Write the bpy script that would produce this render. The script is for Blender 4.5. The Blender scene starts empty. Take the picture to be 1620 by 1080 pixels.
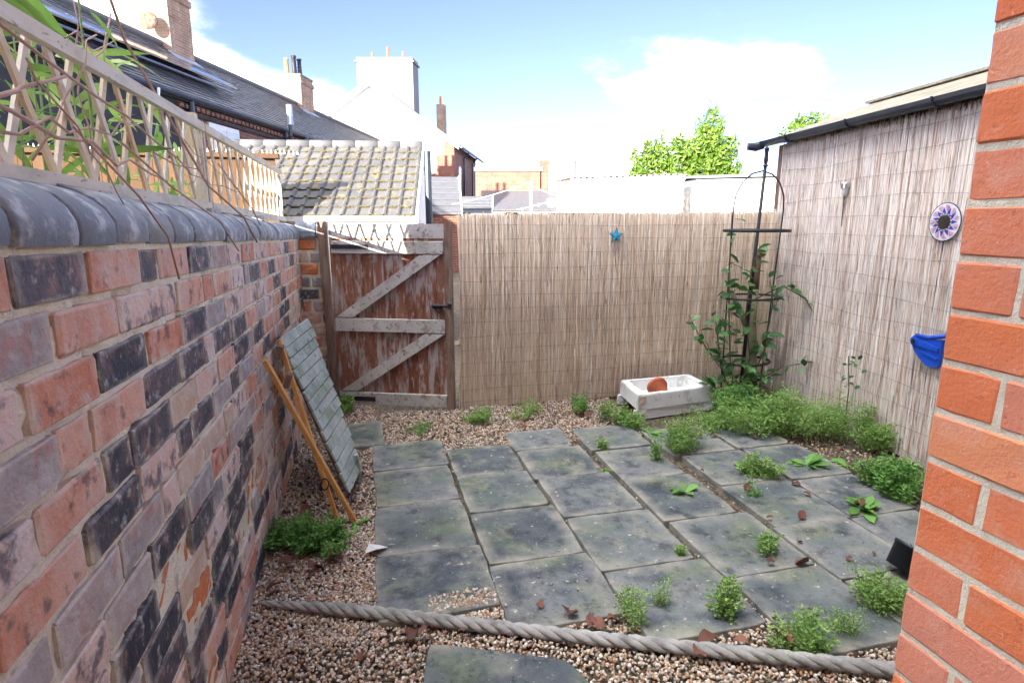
import bpy, math, random
import numpy as np
from mathutils import Vector, Matrix
R = math.radians
S = bpy.context.scene
COL = S.collection
random.seed(7); RNG = np.random.default_rng(7)

# ------------------------------------------------------------------ camera
YAW = R(14.0); PITCH = math.atan(190 / 913.)
cd = bpy.data.cameras.new('camera'); cam = bpy.data.objects.new('camera', cd); COL.objects.link(cam)
cam.location = (0, 0, 1.6); cam.rotation_euler = (math.pi / 2 - PITCH, 0, -YAW)
cd.sensor_width = 36; cd.lens = 36 * 913 / 1620.; cd.clip_start = 0.02; cd.clip_end = 2000
S.camera = cam
# ------------------------------------------------------------------ sky and sun
SUN_AZ = R(40)      # light travels towards +y and, by this angle, towards +x
SUN_EL = R(12.5)
W = bpy.data.worlds.new('World'); S.world = W; W.use_nodes = True
nt = W.node_tree; nt.nodes.clear()
N = nt.nodes.new; L = nt.links.new
sky = N('ShaderNodeTexSky'); sky.sky_type = 'NISHITA'; sky.sun_disc = False
sky.sun_elevation = SUN_EL; sky.sun_rotation = math.pi + SUN_AZ
sky.air_density = 0.42; sky.dust_density = 0.15; sky.ozone_density = 1.5
tc = N('ShaderNodeTexCoord'); sep = N('ShaderNodeSeparateXYZ'); L(tc.outputs['Generated'], sep.inputs[0])
zz = N('ShaderNodeMath'); zz.operation = 'ADD'; L(sep.outputs[2], zz.inputs[0]); zz.inputs[1].default_value = 0.22
zm = N('ShaderNodeMath'); zm.operation = 'MAXIMUM'; L(zz.outputs[0], zm.inputs[0]); zm.inputs[1].default_value = 0.05
dx = N('ShaderNodeMath'); dx.operation = 'DIVIDE'; L(sep.outputs[0], dx.inputs[0]); L(zm.outputs[0], dx.inputs[1])
dy = N('ShaderNodeMath'); dy.operation = 'DIVIDE'; L(sep.outputs[1], dy.inputs[0]); L(zm.outputs[0], dy.inputs[1])
cmb = N('ShaderNodeCombineXYZ'); L(dx.outputs[0], cmb.inputs[0]); L(dy.outputs[0], cmb.inputs[1])
cmb.inputs[2].default_value = 58.1
cn = N('ShaderNodeTexNoise'); cn.inputs['Scale'].default_value = 1.15; cn.inputs['Detail'].default_value = 8
cn.inputs['Roughness'].default_value = 0.52; L(cmb.outputs[0], cn.inputs['Vector'])
mr = N('ShaderNodeMapRange'); mr.interpolation_type = 'SMOOTHSTEP'
L(cn.outputs['Fac'], mr.inputs[0]); mr.inputs[1].default_value = 0.475; mr.inputs[2].default_value = 0.78
mr.inputs[4].default_value = 0.92
hz = N('ShaderNodeMapRange'); hz.interpolation_type = 'SMOOTHSTEP'; L(sep.outputs[2], hz.inputs[0])          # thin bright haze low over the roofs
hz.inputs[1].default_value = 0.0; hz.inputs[2].default_value = 0.16; hz.inputs[3].default_value = 0.75; hz.inputs[4].default_value = 0.0
hm = N('ShaderNodeMix'); hm.data_type = 'RGBA'
tn = N('ShaderNodeMix'); tn.data_type = 'RGBA'; tn.blend_type = 'MULTIPLY'; tn.inputs[0].default_value = 1; L(sky.outputs[0], tn.inputs[6]); tn.inputs[7].default_value = (.92, .74, .86, 1)
L(hz.outputs[0], hm.inputs[0]); L(tn.outputs[2], hm.inputs[6]); hm.inputs[7].default_value = (2.3, 2.6, 3.05, 1)
mix = N('ShaderNodeMix'); mix.data_type = 'RGBA'
pw = N('ShaderNodeMath'); pw.operation = 'POWER'; L(mr.outputs[0], pw.inputs[0]); pw.inputs[1].default_value = 1.8
L(pw.outputs[0], mix.inputs[0]); L(hm.outputs[2], mix.inputs[6]); mix.inputs[7].default_value = (68, 68, 67, 1)
bg = N('ShaderNodeBackground'); bg.inputs['Strength'].default_value = 0.05
L(mix.outputs[2], bg.inputs['Color'])
wo = N('ShaderNodeOutputWorld'); L(bg.outputs[0], wo.inputs[0])

sl = bpy.data.lights.new('sun', 'SUN'); sl.energy = 2.0; sl.angle = R(0.5); sl.color = (1.0, 0.93, 0.82)
so = bpy.data.objects.new('sun', sl); COL.objects.link(so)
sd = Vector((math.sin(SUN_AZ) * math.cos(SUN_EL), math.cos(SUN_AZ) * math.cos(SUN_EL), -math.sin(SUN_EL)))
so.rotation_euler = sd.to_track_quat('-Z', 'Y').to_euler(); so.location = (-6, -8, 9)
vs = S.view_settings; vs.view_transform = 'Standard'; vs.look = 'None'; vs.exposure = 3.6; vs.gamma = 1; vs.use_curve_mapping = False

# ------------------------------------------------------------------ materials
def surf(name, cols, scale=6, rough=.85, bump=.3, bscale=60, stretch=(1, 1, 1), rnd=None, w=.5, stains=(), metal=0, spec=.4, edge=None, bdist=.006, trans=0):
    m = bpy.data.materials.new(name); m.use_nodes = True
    t = m.node_tree; b = t.nodes['Principled BSDF']; n = t.nodes.new; l = t.links.new
    b.inputs['Roughness'].default_value = rough; b.inputs['Metallic'].default_value = metal
    b.inputs['Specular IOR Level'].default_value = spec
    g = n('ShaderNodeNewGeometry'); oi = n('ShaderNodeObjectInfo')
    mp = n('ShaderNodeMapping'); l(g.outputs['Position'], mp.inputs['Vector']); mp.inputs['Scale'].default_value = stretch
    r = None
    if rnd: r = oi.outputs['Random'] if rnd == 'object' else g.outputs['Random Per Island']
    vec = mp.outputs[0]
    if r is not None:
        k = n('ShaderNodeMath'); k.operation = 'MULTIPLY'; l(r, k.inputs[0]); k.inputs[1].default_value = 37
        a = n('ShaderNodeVectorMath'); a.operation = 'ADD'; l(vec, a.inputs[0]); l(k.outputs[0], a.inputs[1]); vec = a.outputs[0]
    def noise(sc, det=5):
        q = n('ShaderNodeTexNoise'); q.inputs['Scale'].default_value = sc; q.inputs['Detail'].default_value = det
        q.inputs['Roughness'].default_value = .62; l(vec, q.inputs['Vector']); return q.outputs['Fac']
    def rng(src, lo, hi, a=0., c=1.):
        q = n('ShaderNodeMapRange'); l(src, q.inputs[0]); q.inputs[1].default_value = lo; q.inputs[2].default_value = hi
        q.inputs[3].default_value = a; q.inputs[4].default_value = c; return q.outputs[0]
    f = rng(noise(scale), .3, .7)
    if r is not None:
        q = n('ShaderNodeMix'); q.inputs[0].default_value = w; l(f, q.inputs[2]); l(r, q.inputs[3]); f = q.outputs[0]
    cr = n('ShaderNodeValToRGB'); e = cr.color_ramp.elements
    while len(e) < len(cols): e.new(.5)
    for i, c in enumerate(cols): e[i].position = i / max(1, len(cols) - 1); e[i].color = (*c, 1)
    l(f, cr.inputs[0]); colr = cr.outputs[0]
    for (c, sc, lo, hi, am) in stains:
        q = n('ShaderNodeMix'); q.data_type = 'RGBA'; l(rng(noise(sc, 7), lo - .045, hi - .055, 0, am), q.inputs[0]); l(colr, q.inputs[6]); q.inputs[7].default_value = (*c, 1); colr = q.outputs[2]
    if edge:      # worn, paler rim of a slab or brick
        c, lo, am, ax = edge
        co = n('ShaderNodeTexCoord'); v = n('ShaderNodeVectorMath'); v.operation = 'SUBTRACT'; l(co.outputs['Generated'], v.inputs[0]); v.inputs[1].default_value = (.5, .5, .5)
        v2 = n('ShaderNodeVectorMath'); v2.operation = 'ABSOLUTE'; l(v.outputs[0], v2.inputs[0]); s = n('ShaderNodeSeparateXYZ'); l(v2.outputs[0], s.inputs[0])
        mxn = n('ShaderNodeMath'); mxn.operation = 'MAXIMUM'; l(s.outputs[ax[0]], mxn.inputs[0]); l(s.outputs[ax[1]], mxn.inputs[1])
        ed = rng(mxn.outputs[0], lo, .5); pm = n('ShaderNodeMath'); pm.operation = 'MULTIPLY'; l(ed, pm.inputs[0]); l(rng(noise(7, 6), .38, .62, 0, am), pm.inputs[1])
        q = n('ShaderNodeMix'); q.data_type = 'RGBA'; l(pm.outputs[0], q.inputs[0]); l(colr, q.inputs[6]); q.inputs[7].default_value = (*c, 1); colr = q.outputs[2]
    l(colr, b.inputs['Base Color'])
    if bump:
        bp = n('ShaderNodeBump'); bp.inputs['Strength'].default_value = bump; bp.inputs['Distance'].default_value = bdist
        l(noise(bscale, 6), bp.inputs['Height']); l(bp.outputs[0], b.inputs['Normal'])
    if trans:
        b.inputs['Subsurface Weight'].default_value = 0
        tr = n('ShaderNodeBsdfTranslucent'); l(colr, tr.inputs['Color']); ms = n('ShaderNodeMixShader'); ms.inputs[0].default_value = trans
        out = t.nodes['Material Output']; l(b.outputs[0], ms.inputs[1]); l(tr.outputs[0], ms.inputs[2]); l(ms.outputs[0], out.inputs[0])
    return m

def brickwall(name, c1, c2, mortar, scale=1.0, axis='y', bw=.23, bh=.076):
    """far brickwork, too small to pick apart: bricks and joints in the material"""
    m = bpy.data.materials.new(name); m.use_nodes = True; t = m.node_tree; b = t.nodes['Principled BSDF']; n = t.nodes.new; l = t.links.new
    g = n('ShaderNodeNewGeometry'); s = n('ShaderNodeSeparateXYZ'); l(g.outputs['Position'], s.inputs[0]); c = n('ShaderNodeCombineXYZ')
    l(s.outputs[1 if axis == 'y' else 0], c.inputs[0]); l(s.outputs[2], c.inputs[1])
    k = n('ShaderNodeTexBrick'); l(c.outputs[0], k.inputs['Vector']); k.inputs['Color1'].default_value = (*c1, 1); k.inputs['Color2'].default_value = (*c2, 1); k.inputs['Mortar'].default_value = (*mortar, 1)
    k.inputs['Scale'].default_value = scale; k.inputs['Brick Width'].default_value = bw; k.inputs['Row Height'].default_value = bh; k.inputs['Mortar Size'].default_value = .007; k.inputs['Bias'].default_value = -.1
    q = n('ShaderNodeTexNoise'); q.inputs['Scale'].default_value = 2.5; q.inputs['Detail'].default_value = 6; l(g.outputs['Position'], q.inputs['Vector'])
    mm = n('ShaderNodeMix'); mm.data_type = 'RGBA'; mm.blend_type = 'MULTIPLY'; mm.inputs[0].default_value = .8; l(k.outputs[0], mm.inputs[6])
    cr = n('ShaderNodeValToRGB'); cr.color_ramp.elements[0].position = .3; cr.color_ramp.elements[0].color = (.55, .5, .5, 1); cr.color_ramp.elements[1].position = .7; l(q.outputs[0], cr.inputs[0]); l(cr.outputs[0], mm.inputs[7])
    l(mm.outputs[2], b.inputs['Base Color']); b.inputs['Roughness'].default_value = .9
    bp = n('ShaderNodeBump'); bp.inputs['Strength'].default_value = .6; bp.inputs['Distance'].default_value = .01; l(k.outputs['Fac'], bp.inputs['Height']); bp.invert = True; l(bp.outputs[0], b.inputs['Normal'])
    return m

PALE = (.62, .55, .46)
MB_ = {}
M = {
 'brick_blue': surf('old_blue_brick', [(0.018, 0.022, 0.036), (0.035, 0.04, 0.058), (0.1, 0.085, 0.095), (0.028, 0.03, 0.045)], 9, .55, .55, 70, rnd='object', w=.45, stains=[((.36, .20, .16), 14, .56, .70, .55), ((.62, .60, .57), 26, .60, .74, .7)], edge=((.68, .62, .52), .36, .8, (1, 2)), bdist=.014),
 'brick_red': surf('old_red_brick', [(0.52, 0.16, 0.085), (0.6, 0.26, 0.16), (0.68, 0.4, 0.29), (0.44, 0.135, 0.085)], 7, .85, .6, 55, rnd='object', w=.55, stains=[((.62, .50, .44), 11, .54, .72, .75), ((.07, .065, .08), 16, .60, .70, .7)], edge=((.68, .62, .52), .36, .8, (1, 2)), bdist=.014),
 'brick_pink': surf('faded_pink_brick', [(0.6, 0.34, 0.26), (0.68, 0.45, 0.36), (0.7, 0.53, 0.45), (0.52, 0.29, 0.23)], 6, .85, .6, 55, rnd='object', w=.5, stains=[((.68, .62, .57), 9, .50, .70, .75), ((.09, .08, .10), 13, .57, .68, .8)], edge=((.68, .62, .52), .36, .8, (1, 2)), bdist=.014),
 'brick_grey': surf('grey_purple_brick', [(0.2, 0.19, 0.195), (0.32, 0.29, 0.28), (0.46, 0.38, 0.34), (0.15, 0.15, 0.165)], 7, .75, .55, 60, rnd='object', w=.5, stains=[((.58, .55, .53), 12, .53, .70, .65), ((.42, .19, .14), 10, .58, .68, .6)], edge=((.68, .62, .52), .36, .8, (1, 2)), bdist=.014),
 'brick_orange': surf('spalled_orange_brick', [(0.55, 0.132, 0.0385), (0.638, 0.209, 0.077), (0.484, 0.132, 0.066)], 9, .9, .8, 40, rnd='object', w=.4, stains=[((.60, .45, .35), 15, .56, .7, .5)], bdist=.014),
 'brick_buff': surf('buff_brick', [(.50, .33, .22), (.58, .42, .30), (.52, .36, .26)], 8, .88, .6, 50, rnd='object', w=.4, stains=[((.68, .60, .52), 13, .5, .7, .6)], edge=((.68, .62, .52), .36, .8, (1, 2)), bdist=.014),
 'mortar': surf('lime_mortar', [(0.68, 0.6, 0.43), (0.78, 0.71, 0.55), (0.84, 0.79, 0.66)], 12, .95, .9, 60, stains=[((.16, .13, .11), 7, .62, .72, .6), ((.62, .55, .32), 3, .60, .72, .5)], bdist=.014),
 'coping': surf('blue_coping_brick', [(0.09, 0.105, 0.13), (0.155, 0.175, 0.205), (0.23, 0.25, 0.275)], 7, .6, .8, 60, rnd='object', w=.5, stains=[((.56, .58, .60), 13, .55, .70, .7), ((.06, .06, .07), 22, .64, .74, .5), ((.20, .18, .13), 5, .56, .7, .55)]),
 'new_brick': surf('smooth_orange_brick', [(0.56, 0.12, 0.05), (0.66, 0.19, 0.075), (0.62, 0.25, 0.17), (0.74, 0.28, 0.11)], 3, .8, .5, 150, rnd='object', w=.75, stains=[((.66, .36, .26), 18, .56, .74, .5), ((.78, .62, .5), 90, .70, .76, .6), ((.30, .06, .03), 55, .66, .74, .5)]),
 'new_mortar': surf('pale_sandy_mortar', [(.60, .54, .40), (.70, .65, .51), (.76, .72, .60)], 40, .95, .9, 220, stains=[((.30, .26, .2), 120, .70, .76, .5)]),
 'slab': surf('mossy_stone_slab', [(0.033, 0.04, 0.05), (0.068, 0.08, 0.092), (0.1, 0.118, 0.115), (0.16, 0.17, 0.17), (0.055, 0.066, 0.08), (0.14, 0.155, 0.14)], 4.0, .8, .7, 230, rnd='object', w=.5, stains=[((.13, .16, .075), 3.0, .55, .70, .65), ((.26, .25, .22), 6, .56, .74, .6), ((.02, .022, .028), 9, .58, .7, .6), ((.50, .50, .47), 24, .70, .735, .75), ((.42, .42, .40), 60, .69, .74, .6), ((.5, .5, .47), 170, .69, .76, .5), ((.02, .02, .022), 40, .64, .72, .6)], edge=((.36, .33, .27), .35, .75, (0, 1)), bdist=.004),
 'pebble': surf('river_pebble', [(0.19, 0.09, 0.05), (0.37, 0.21, 0.11), (0.5, 0.36, 0.23), (0.66, 0.58, 0.48), (0.22, 0.19, 0.17), (0.56, 0.46, 0.34), (0.33, 0.15, 0.09), (0.74, 0.69, 0.62), (0.28, 0.25, 0.23), (0.48, 0.3, 0.16)], 60, .5, .1, 200, rnd='island', w=.92),
 'soil': surf('damp_soil', [(.03, .022, .015), (.075, .055, .038), (.14, .105, .07)], 25, .95, .9, 90, stains=[((.28, .22, .15), 45, .52, .66, .7), ((.04, .06, .02), 3, .56, .7, .4)], bdist=.02),
 'reed': surf('dry_reed', [(0.42, 0.29, 0.18), (0.68, 0.53, 0.37), (0.78, 0.65, 0.49), (0.56, 0.4, 0.26), (0.83, 0.75, 0.62), (0.72, 0.56, 0.39), (0.85, 0.79, 0.68)], 14, .7, .2, 90, stretch=(1, 1, .28), rnd='island', w=.8, stains=[((.12, .075, .05), 22, .60, .70, .6)]),
 'reed_grey': surf('weathered_reed', [(0.27, 0.17, 0.12), (0.62, 0.54, 0.46), (0.74, 0.67, 0.59), (0.44, 0.29, 0.2), (0.81, 0.77, 0.71), (0.64, 0.53, 0.43), (0.85, 0.82, 0.77)], 14, .6, .2, 90, stretch=(1, 1, .22), rnd='island', w=.82, stains=[((.13, .075, .06), 22, .59, .70, .65)]),
 'wire': surf('rusty_wire', [(.09, .075, .065), (.16, .13, .11)], 30, .6, 0, metal=.5),
 'wood_grey': surf('weathered_grey_wood', [(0.3125, 0.3, 0.275), (0.475, 0.45, 0.4125), (0.6, 0.5625, 0.525)], 8, .85, .6, 40, stretch=(1, 1, 1), rnd='object', w=.35, stains=[((.20, .075, .04), 14, .60, .68, .55), ((.05, .045, .04), 30, .62, .72, .7), ((.25, .29, .17), 4, .60, .75, .4)]),
 'wood_red': surf('flaking_red_brown_boards', [(0.13, 0.042, 0.022), (0.2, 0.07, 0.038), (0.27, 0.12, 0.07), (0.16, 0.06, 0.042)], 10, .8, .5, 50, stretch=(3, 3, .7), rnd='object', w=.45, stains=[((.40, .35, .32), 5.0, .53, .64, .85), ((.54, .49, .45), 13, .62, .72, .7), ((.07, .045, .03), 9, .61, .7, .6)]),
 'wood_post': surf('dark_brown_post', [(.11, .055, .035), (.19, .11, .075), (.25, .18, .14)], 8, .85, .5, 40, stretch=(3, 3, .5), stains=[((.27, .30, .22), 6, .55, .7, .5)]),
 'wood_trellis': surf('pale_trellis_wood', [(0.5, 0.46, 0.38), (0.62, 0.58, 0.5), (0.58, 0.48, 0.33), (0.66, 0.63, 0.57)], 6, .8, .4, 60, stretch=(2, .7, 2), rnd='object', w=.6, stains=[((.32, .36, .27), 8, .56, .7, .5), ((.10, .07, .05), 30, .66, .74, .6)]),
 'wood_slat': surf('sawn_trellis_slat', [(0.58, 0.4, 0.2), (0.66, 0.54, 0.36), (0.62, 0.57, 0.49), (0.7, 0.62, 0.48)], 6, .8, .3, 60, rnd='object', w=.7, stains=[((.14, .09, .05), 25, .65, .74, .5)]),
 'wood_orange': surf('varnished_orange_wood', [(.52, .22, .055), (.64, .31, .085), (.70, .40, .15)], 5, .5, .25, 40, stretch=(5, 5, .7), stains=[((.25, .11, .04), 10, .60, .7, .5)]),
 'wood_mossy': surf('grey_green_board', [(0.24, 0.288, 0.264), (0.336, 0.396, 0.372), (0.444, 0.492, 0.456), (0.288, 0.348, 0.3)], 7, .9, .5, 45, rnd='object', w=.4, stains=[((.16, .22, .11), 4, .52, .68, .6), ((.50, .53, .50), 18, .58, .7, .5), ((.06, .06, .05), 25, .63, .72, .6)]),
 'wood_fence': surf('orange_brown_fence_board', [(0.07, 0.037, 0.018), (0.1, 0.052, 0.024), (0.13, 0.072, 0.036)], 5, .85, .3, 40, stretch=(4, 4, .6), rnd='object', w=.5),
 'rope': surf('weathered_grey_rope_stone', [(0.2, 0.195, 0.185), (0.32, 0.31, 0.295), (0.42, 0.405, 0.38)], 9, .85, .6, 90, stains=[((.12, .12, .11), 12, .57, .7, .6), ((.24, .27, .18), 5, .57, .7, .5)]),
 'slate': surf('dark_slate', [(0.0286, 0.0338, 0.0442), (0.065, 0.0715, 0.0884), (0.1105, 0.1105, 0.1235), (0.052, 0.0585, 0.0715)], 6, .5, .3, 40, rnd='island', w=.75, stains=[((.12, .12, .07), 5, .60, .75, .5)]),
 'pantile': surf('concrete_pantile', [(0.07, 0.07, 0.074), (0.1, 0.098, 0.1), (0.135, 0.13, 0.128)], 5, .8, .35, 60, rnd='object', w=.5, stains=[((.25, .20, .07), 9, .58, .72, .6)]),
 'moss': surf('yellow_moss', [(0.08, 0.062, 0.018), (0.14, 0.11, 0.032), (0.11, 0.09, 0.028)], 20, .95, .8, 80),
 'ridge': surf('ridge_tile', [(0.09, 0.09, 0.097), (0.14, 0.137, 0.14)], 6, .8, .3, 50, rnd='object', w=.5),
 'render': surf('white_painted_render', [(.74, .73, .70), (.80, .79, .77)], 2, .9, .2, 60, stains=[((.62, .58, .52), 3, .60, .75, .3)]),
 'render_grey': surf('pale_grey_render', [(0.19, 0.19, 0.2), (0.23, 0.23, 0.24)], 2, .9, .2, 60),
 'black_paint': surf('black_painted_wall', [(.022, .023, .026), (.045, .046, .05)], 5, .8, .4, 40),
 'white_wood': surf('white_paint', [(.72, .72, .71), (.80, .80, .79)], 8, .6, .15, 40, stains=[((.45, .45, .42), 12, .62, .74, .4)]),
 'sink': surf('chipped_white_glaze', [(0.8, 0.81, 0.8), (0.86, 0.87, 0.86)], 5, .35, .2, 50, stains=[((.30, .32, .22), 6, .58, .70, .6), ((.05, .045, .04), 26, .69, .74, .8)]),
 'terracotta': surf('terracotta', [(.42, .10, .045), (.52, .15, .07)], 9, .8, .2, 60),
 'black_metal': surf('black_iron', [(.018, .018, .022), (.04, .038, .042)], 20, .5, .2, 80, metal=.3),
 'gutter': surf('dark_plastic_gutter', [(.018, .026, .04), (.035, .045, .06)], 6, .35, .1, 40),
 'steel': surf('brushed_steel', [(.45, .45, .46), (.6, .6, .6)], 20, .3, 0, metal=1),
 'frost': surf('frosted_plastic', [(.7, .72, .72), (.78, .8, .8)], 20, .4, 0),
 'blue_plastic': surf('blue_plastic', [(.006, .06, .42), (.01, .09, .55)], 6, .3, .05, 40),
 'star_blue': surf('turquoise_glass', [(.02, .30, .52), (.06, .42, .62), (.03, .36, .58)], 30, .25, 0, rnd='object', w=.7),
 'mosaic_violet': surf('violet_mosaic', [(.05, .03, .38), (.12, .06, .50)], 40, .25, 0),
 'mosaic_pink': surf('pink_mosaic', [(.48, .22, .28), (.62, .40, .44), (.55, .46, .52)], 60, .3, 0, rnd='object', w=.8),
 'mosaic_white': surf('white_grout', [(.68, .66, .70), (.78, .76, .78)], 40, .5, 0),
 'mirror': surf('dark_mirror', [(.10, .10, .11), (.13, .13, .14)], 10, .08, 0, metal=1),
 'felt': surf('mossy_roof_felt', [(.27, .23, .16), (.40, .35, .25), (.48, .42, .32)], 6, .95, .7, 40, stains=[((.55, .50, .30), 9, .55, .7, .6)]),
 'metal_roof': surf('corrugated_sheet', [(.50, .44, .38), (.62, .57, .50)], 5, .6, .2, 40, stains=[((.30, .14, .07), 6, .56, .7, .6)]),
 'panel': surf('solar_glass', [(.02, .05, .09), (.03, .07, .12)], 3, .06, 0, spec=1.0),
 'alu': surf('aluminium', [(.5, .52, .55), (.6, .62, .64)], 10, .35, 0, metal=1),
 'glass': surf('window_glass', [(.30, .36, .42), (.38, .44, .5)], 1.5, .05, 0, spec=1.0),
 'lead': surf('lead_flashing', [(.24, .30, .38), (.34, .40, .47)], 6, .6, .2, 40),
 'pot_yellow': surf('buff_chimney_pot', [(.42, .28, .07), (.50, .36, .12)], 6, .8, .2, 40),
 'bark_green': surf('green_bark', [(.16, .17, .09), (.25, .25, .15), (.32, .29, .20)], 14, .9, .6, 60, stretch=(1, 1, .5)),
 'bark': surf('brown_bark', [(.09, .055, .035), (.17, .11, .075)], 14, .9, .5, 60, stretch=(1, 1, .5)),
 'cane': surf('bare_pink_cane', [(.30, .16, .12), (.42, .27, .21), (.36, .24, .19)], 12, .7, .2, 60, rnd='object', w=.6),
 'leaf_dark': surf('glossy_dark_leaf', [(0.0308, 0.105, 0.0308), (0.056, 0.168, 0.049), (0.105, 0.238, 0.07), (0.07, 0.182, 0.098)], 20, .4, 0, rnd='object', w=.85, trans=.25),
 'leaf_bamboo': surf('bamboo_leaf', [(0.125, 0.25, 0.05), (0.2125, 0.3625, 0.075), (0.3, 0.45, 0.1125), (0.4125, 0.5, 0.175)], 8, .5, 0, rnd='object', w=.85, trans=.4),
 'leaf_laurel': surf('laurel_leaf', [(.05, .11, .015), (.10, .19, .025), (.17, .27, .04), (.24, .34, .06)], 8, .35, 0, rnd='island', w=.9, trans=.3),
 'leaf_conifer': surf('conifer_spray', [(.05, .10, .02), (.10, .16, .03)], 8, .6, 0, rnd='island', w=.9, trans=.2),
 'leaf_fern': surf('feathery_weed_leaf', [(0.12, 0.25, 0.05), (0.2, 0.36, 0.08), (0.28, 0.44, 0.12), (0.38, 0.5, 0.18)], 14, .6, 0, rnd='island', w=.9, trans=.35),
 'leaf_broad': surf('broad_weed_leaf', [(0.078, 0.208, 0.039), (0.143, 0.325, 0.065), (0.221, 0.416, 0.104)], 14, .5, 0, rnd='island', w=.8, trans=.3),
 'leaf_dead': surf('dry_brown_leaf', [(.06, .022, .016), (.12, .042, .024), (.22, .09, .05), (.10, .035, .035)], 30, .7, .2, 80, rnd='object', w=.8),
 'stem_green': surf('green_stem', [(.16, .24, .07), (.27, .33, .13)], 14, .7, 0),
 'paper': surf('scrap_white_plastic', [(.66, .67, .66), (.75, .75, .74)], 14, .5, .1, 60),
 'black_plastic': surf('black_plastic', [(.012, .014, .022), (.02, .022, .03)], 8, .4, .1, 40),
 'far_brick': brickwall('far_terrace_brick', (.26, .095, .065), (.14, .07, .065), (.34, .29, .25), axis='y'),
 'far_brick_x': brickwall('far_house_brick', (.38, .12, .065), (.26, .09, .06), (.40, .33, .27), axis='x'),
 'chim_brick': brickwall('chimney_brick', (.46, .30, .20), (.36, .20, .14), (.52, .46, .36), axis='x'),
 'house_brick': brickwall('house_brick', (.46, .11, .05), (.54, .15, .06), (.55, .50, .38), axis='y', bh=.0837),
}

# ------------------------------------------------------------------ mesh helpers
class MB:
    def __init__(s): s.v = []; s.f = []
    def add(s, v, f):
        o = len(s.v); s.v += [tuple(map(float, p)) for p in v]; s.f += [tuple(i + o for i in q) for q in f]; return s
    def box(s, c, d, rot=None, bev=0.0):
        hx, hy, hz = d[0] / 2, d[1] / 2, d[2] / 2
        if bev <= 0:
            v = [(x, y, z) for x in (-hx, hx) for y in (-hy, hy) for z in (-hz, hz)]
            f = [(0, 1, 3, 2), (4, 6, 7, 5), (0, 4, 5, 1), (2, 3, 7, 6), (0, 2, 6, 4), (1, 5, 7, 3)]
        else:
            b = min(bev, hx * .9, hy * .9, hz * .9); v = []
            for z, k in ((-hz, b), (-hz + b, 0), (hz - b, 0), (hz, b)):
                x, y = hx - k, hy - k
                q = b if k == 0 else b * .5
                v += [(-x + q, -y, z), (x - q, -y, z), (x, -y + q, z), (x, y - q, z), (x - q, y, z), (-x + q, y, z), (-x, y - q, z), (-x, -y + q, z)]
            f = [tuple(range(7, -1, -1)), tuple(range(24, 32))]
            for k in range(3):
                for i in range(8): j = (i + 1) % 8; f.append((k * 8 + i, k * 8 + j, k * 8 + 8 + j, k * 8 + 8 + i))
        if rot is not None: v = [rot @ Vector(p) for p in v]
        return s.add([(p[0] + c[0], p[1] + c[1], p[2] + c[2]) for p in v], f)
    def bar(s, a, b, w, t, up=(0, 0, 1)):
        """rectangular bar from a to b; w measured across 'up x axis', t along up"""
        a = Vector(a); b = Vector(b); ax = b - a; ln = ax.length; ax.normalize(); u = Vector(up); sd = ax.cross(u).normalized(); u = sd.cross(ax).normalized()
        rot = Matrix((ax, sd, u)).transposed(); c = (a + b) / 2
        return s.box(c, (ln, w, t), rot)
    def tube(s, pts, rad, n=6, cap=True):
        pts = [Vector(p) for p in pts]; k = len(pts)
        rad = [rad] * k if not hasattr(rad, '__len__') else rad
        v = []; f = []; ref = None
        for i, p in enumerate(pts):
            t = (pts[min(i + 1, k - 1)] - pts[max(i - 1, 0)]); t = t.normalized() if t.length > 1e-9 else Vector((0, 0, 1))
            if ref is None: ref = t.orthogonal().normalized()
            ref = (ref - t * ref.dot(t)); ref = ref.normalized() if ref.length > 1e-6 else t.orthogonal().normalized()
            b = t.cross(ref)
            for j in range(n):
                a = 2 * math.pi * j / n; v.append(p + (ref * math.cos(a) + b * math.sin(a)) * rad[i])
        for i in range(k - 1):
            for j in range(n): q = (j + 1) % n; f.append((i * n + j, i * n + q, i * n + n + q, i * n + n + j))
        if cap: f += [tuple(range(n - 1, -1, -1)), tuple(range((k - 1) * n, k * n))]
        return s.add(v, f)
    def prism(s, poly, ext):
        """closed polygon (3d points) extruded by vector"""
        n = len(poly); e = Vector(ext); v = [Vector(p) for p in poly]; v += [p + e for p in v]
        return s.add(v, [tuple(range(n - 1, -1, -1)), tuple(range(n, 2 * n))] + [(i, (i + 1) % n, n + (i + 1) % n, n + i) for i in range(n)])
    def lathe(s, prof, c, n=16, axis=None):
        v = []; f = []
        for r, z in prof:
            for j in range(n):
                a = 2 * math.pi * j / n; v.append(Vector((r * math.cos(a), r * math.sin(a), z)))
        for i in range(len(prof) - 1):
            for j in range(n): q = (j + 1) % n; f.append((i * n + j, i * n + q, i * n + n + q, i * n + n + j))
        if axis is not None: v = [axis @ p for p in v]
        return s.add([p + Vector(c) for p in v], f)
    def mesh(s, name, smooth=False, off=(0, 0, 0)):
        me = bpy.data.meshes.new(name); a = np.array(s.v, float).reshape(-1, 3) - np.array(off, float)
        me.from_pydata(a.tolist(), [], s.f); me.update()
        if smooth: me.polygons.foreach_set('use_smooth', [True] * len(me.polygons))
        return me
def root_loc(o):
    l = Vector((0, 0, 0))
    while o: l += o.location; o = o.parent
    return l
def link(name, me, mat, parent=None, loc=(0, 0, 0)):
    o = bpy.data.objects.new(name, me); COL.objects.link(o); o.location = loc
    if parent: o.parent = parent
    if mat is not None and me is not None and not me.materials: me.materials.append(M[mat] if isinstance(mat, str) else mat)
    return o
def part(name, mb, mat, parent, smooth=False):
    """mesh given in world coordinates, made a part of parent"""
    return link(name, mb.mesh(name, smooth, root_loc(parent)), mat, parent)
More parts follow.
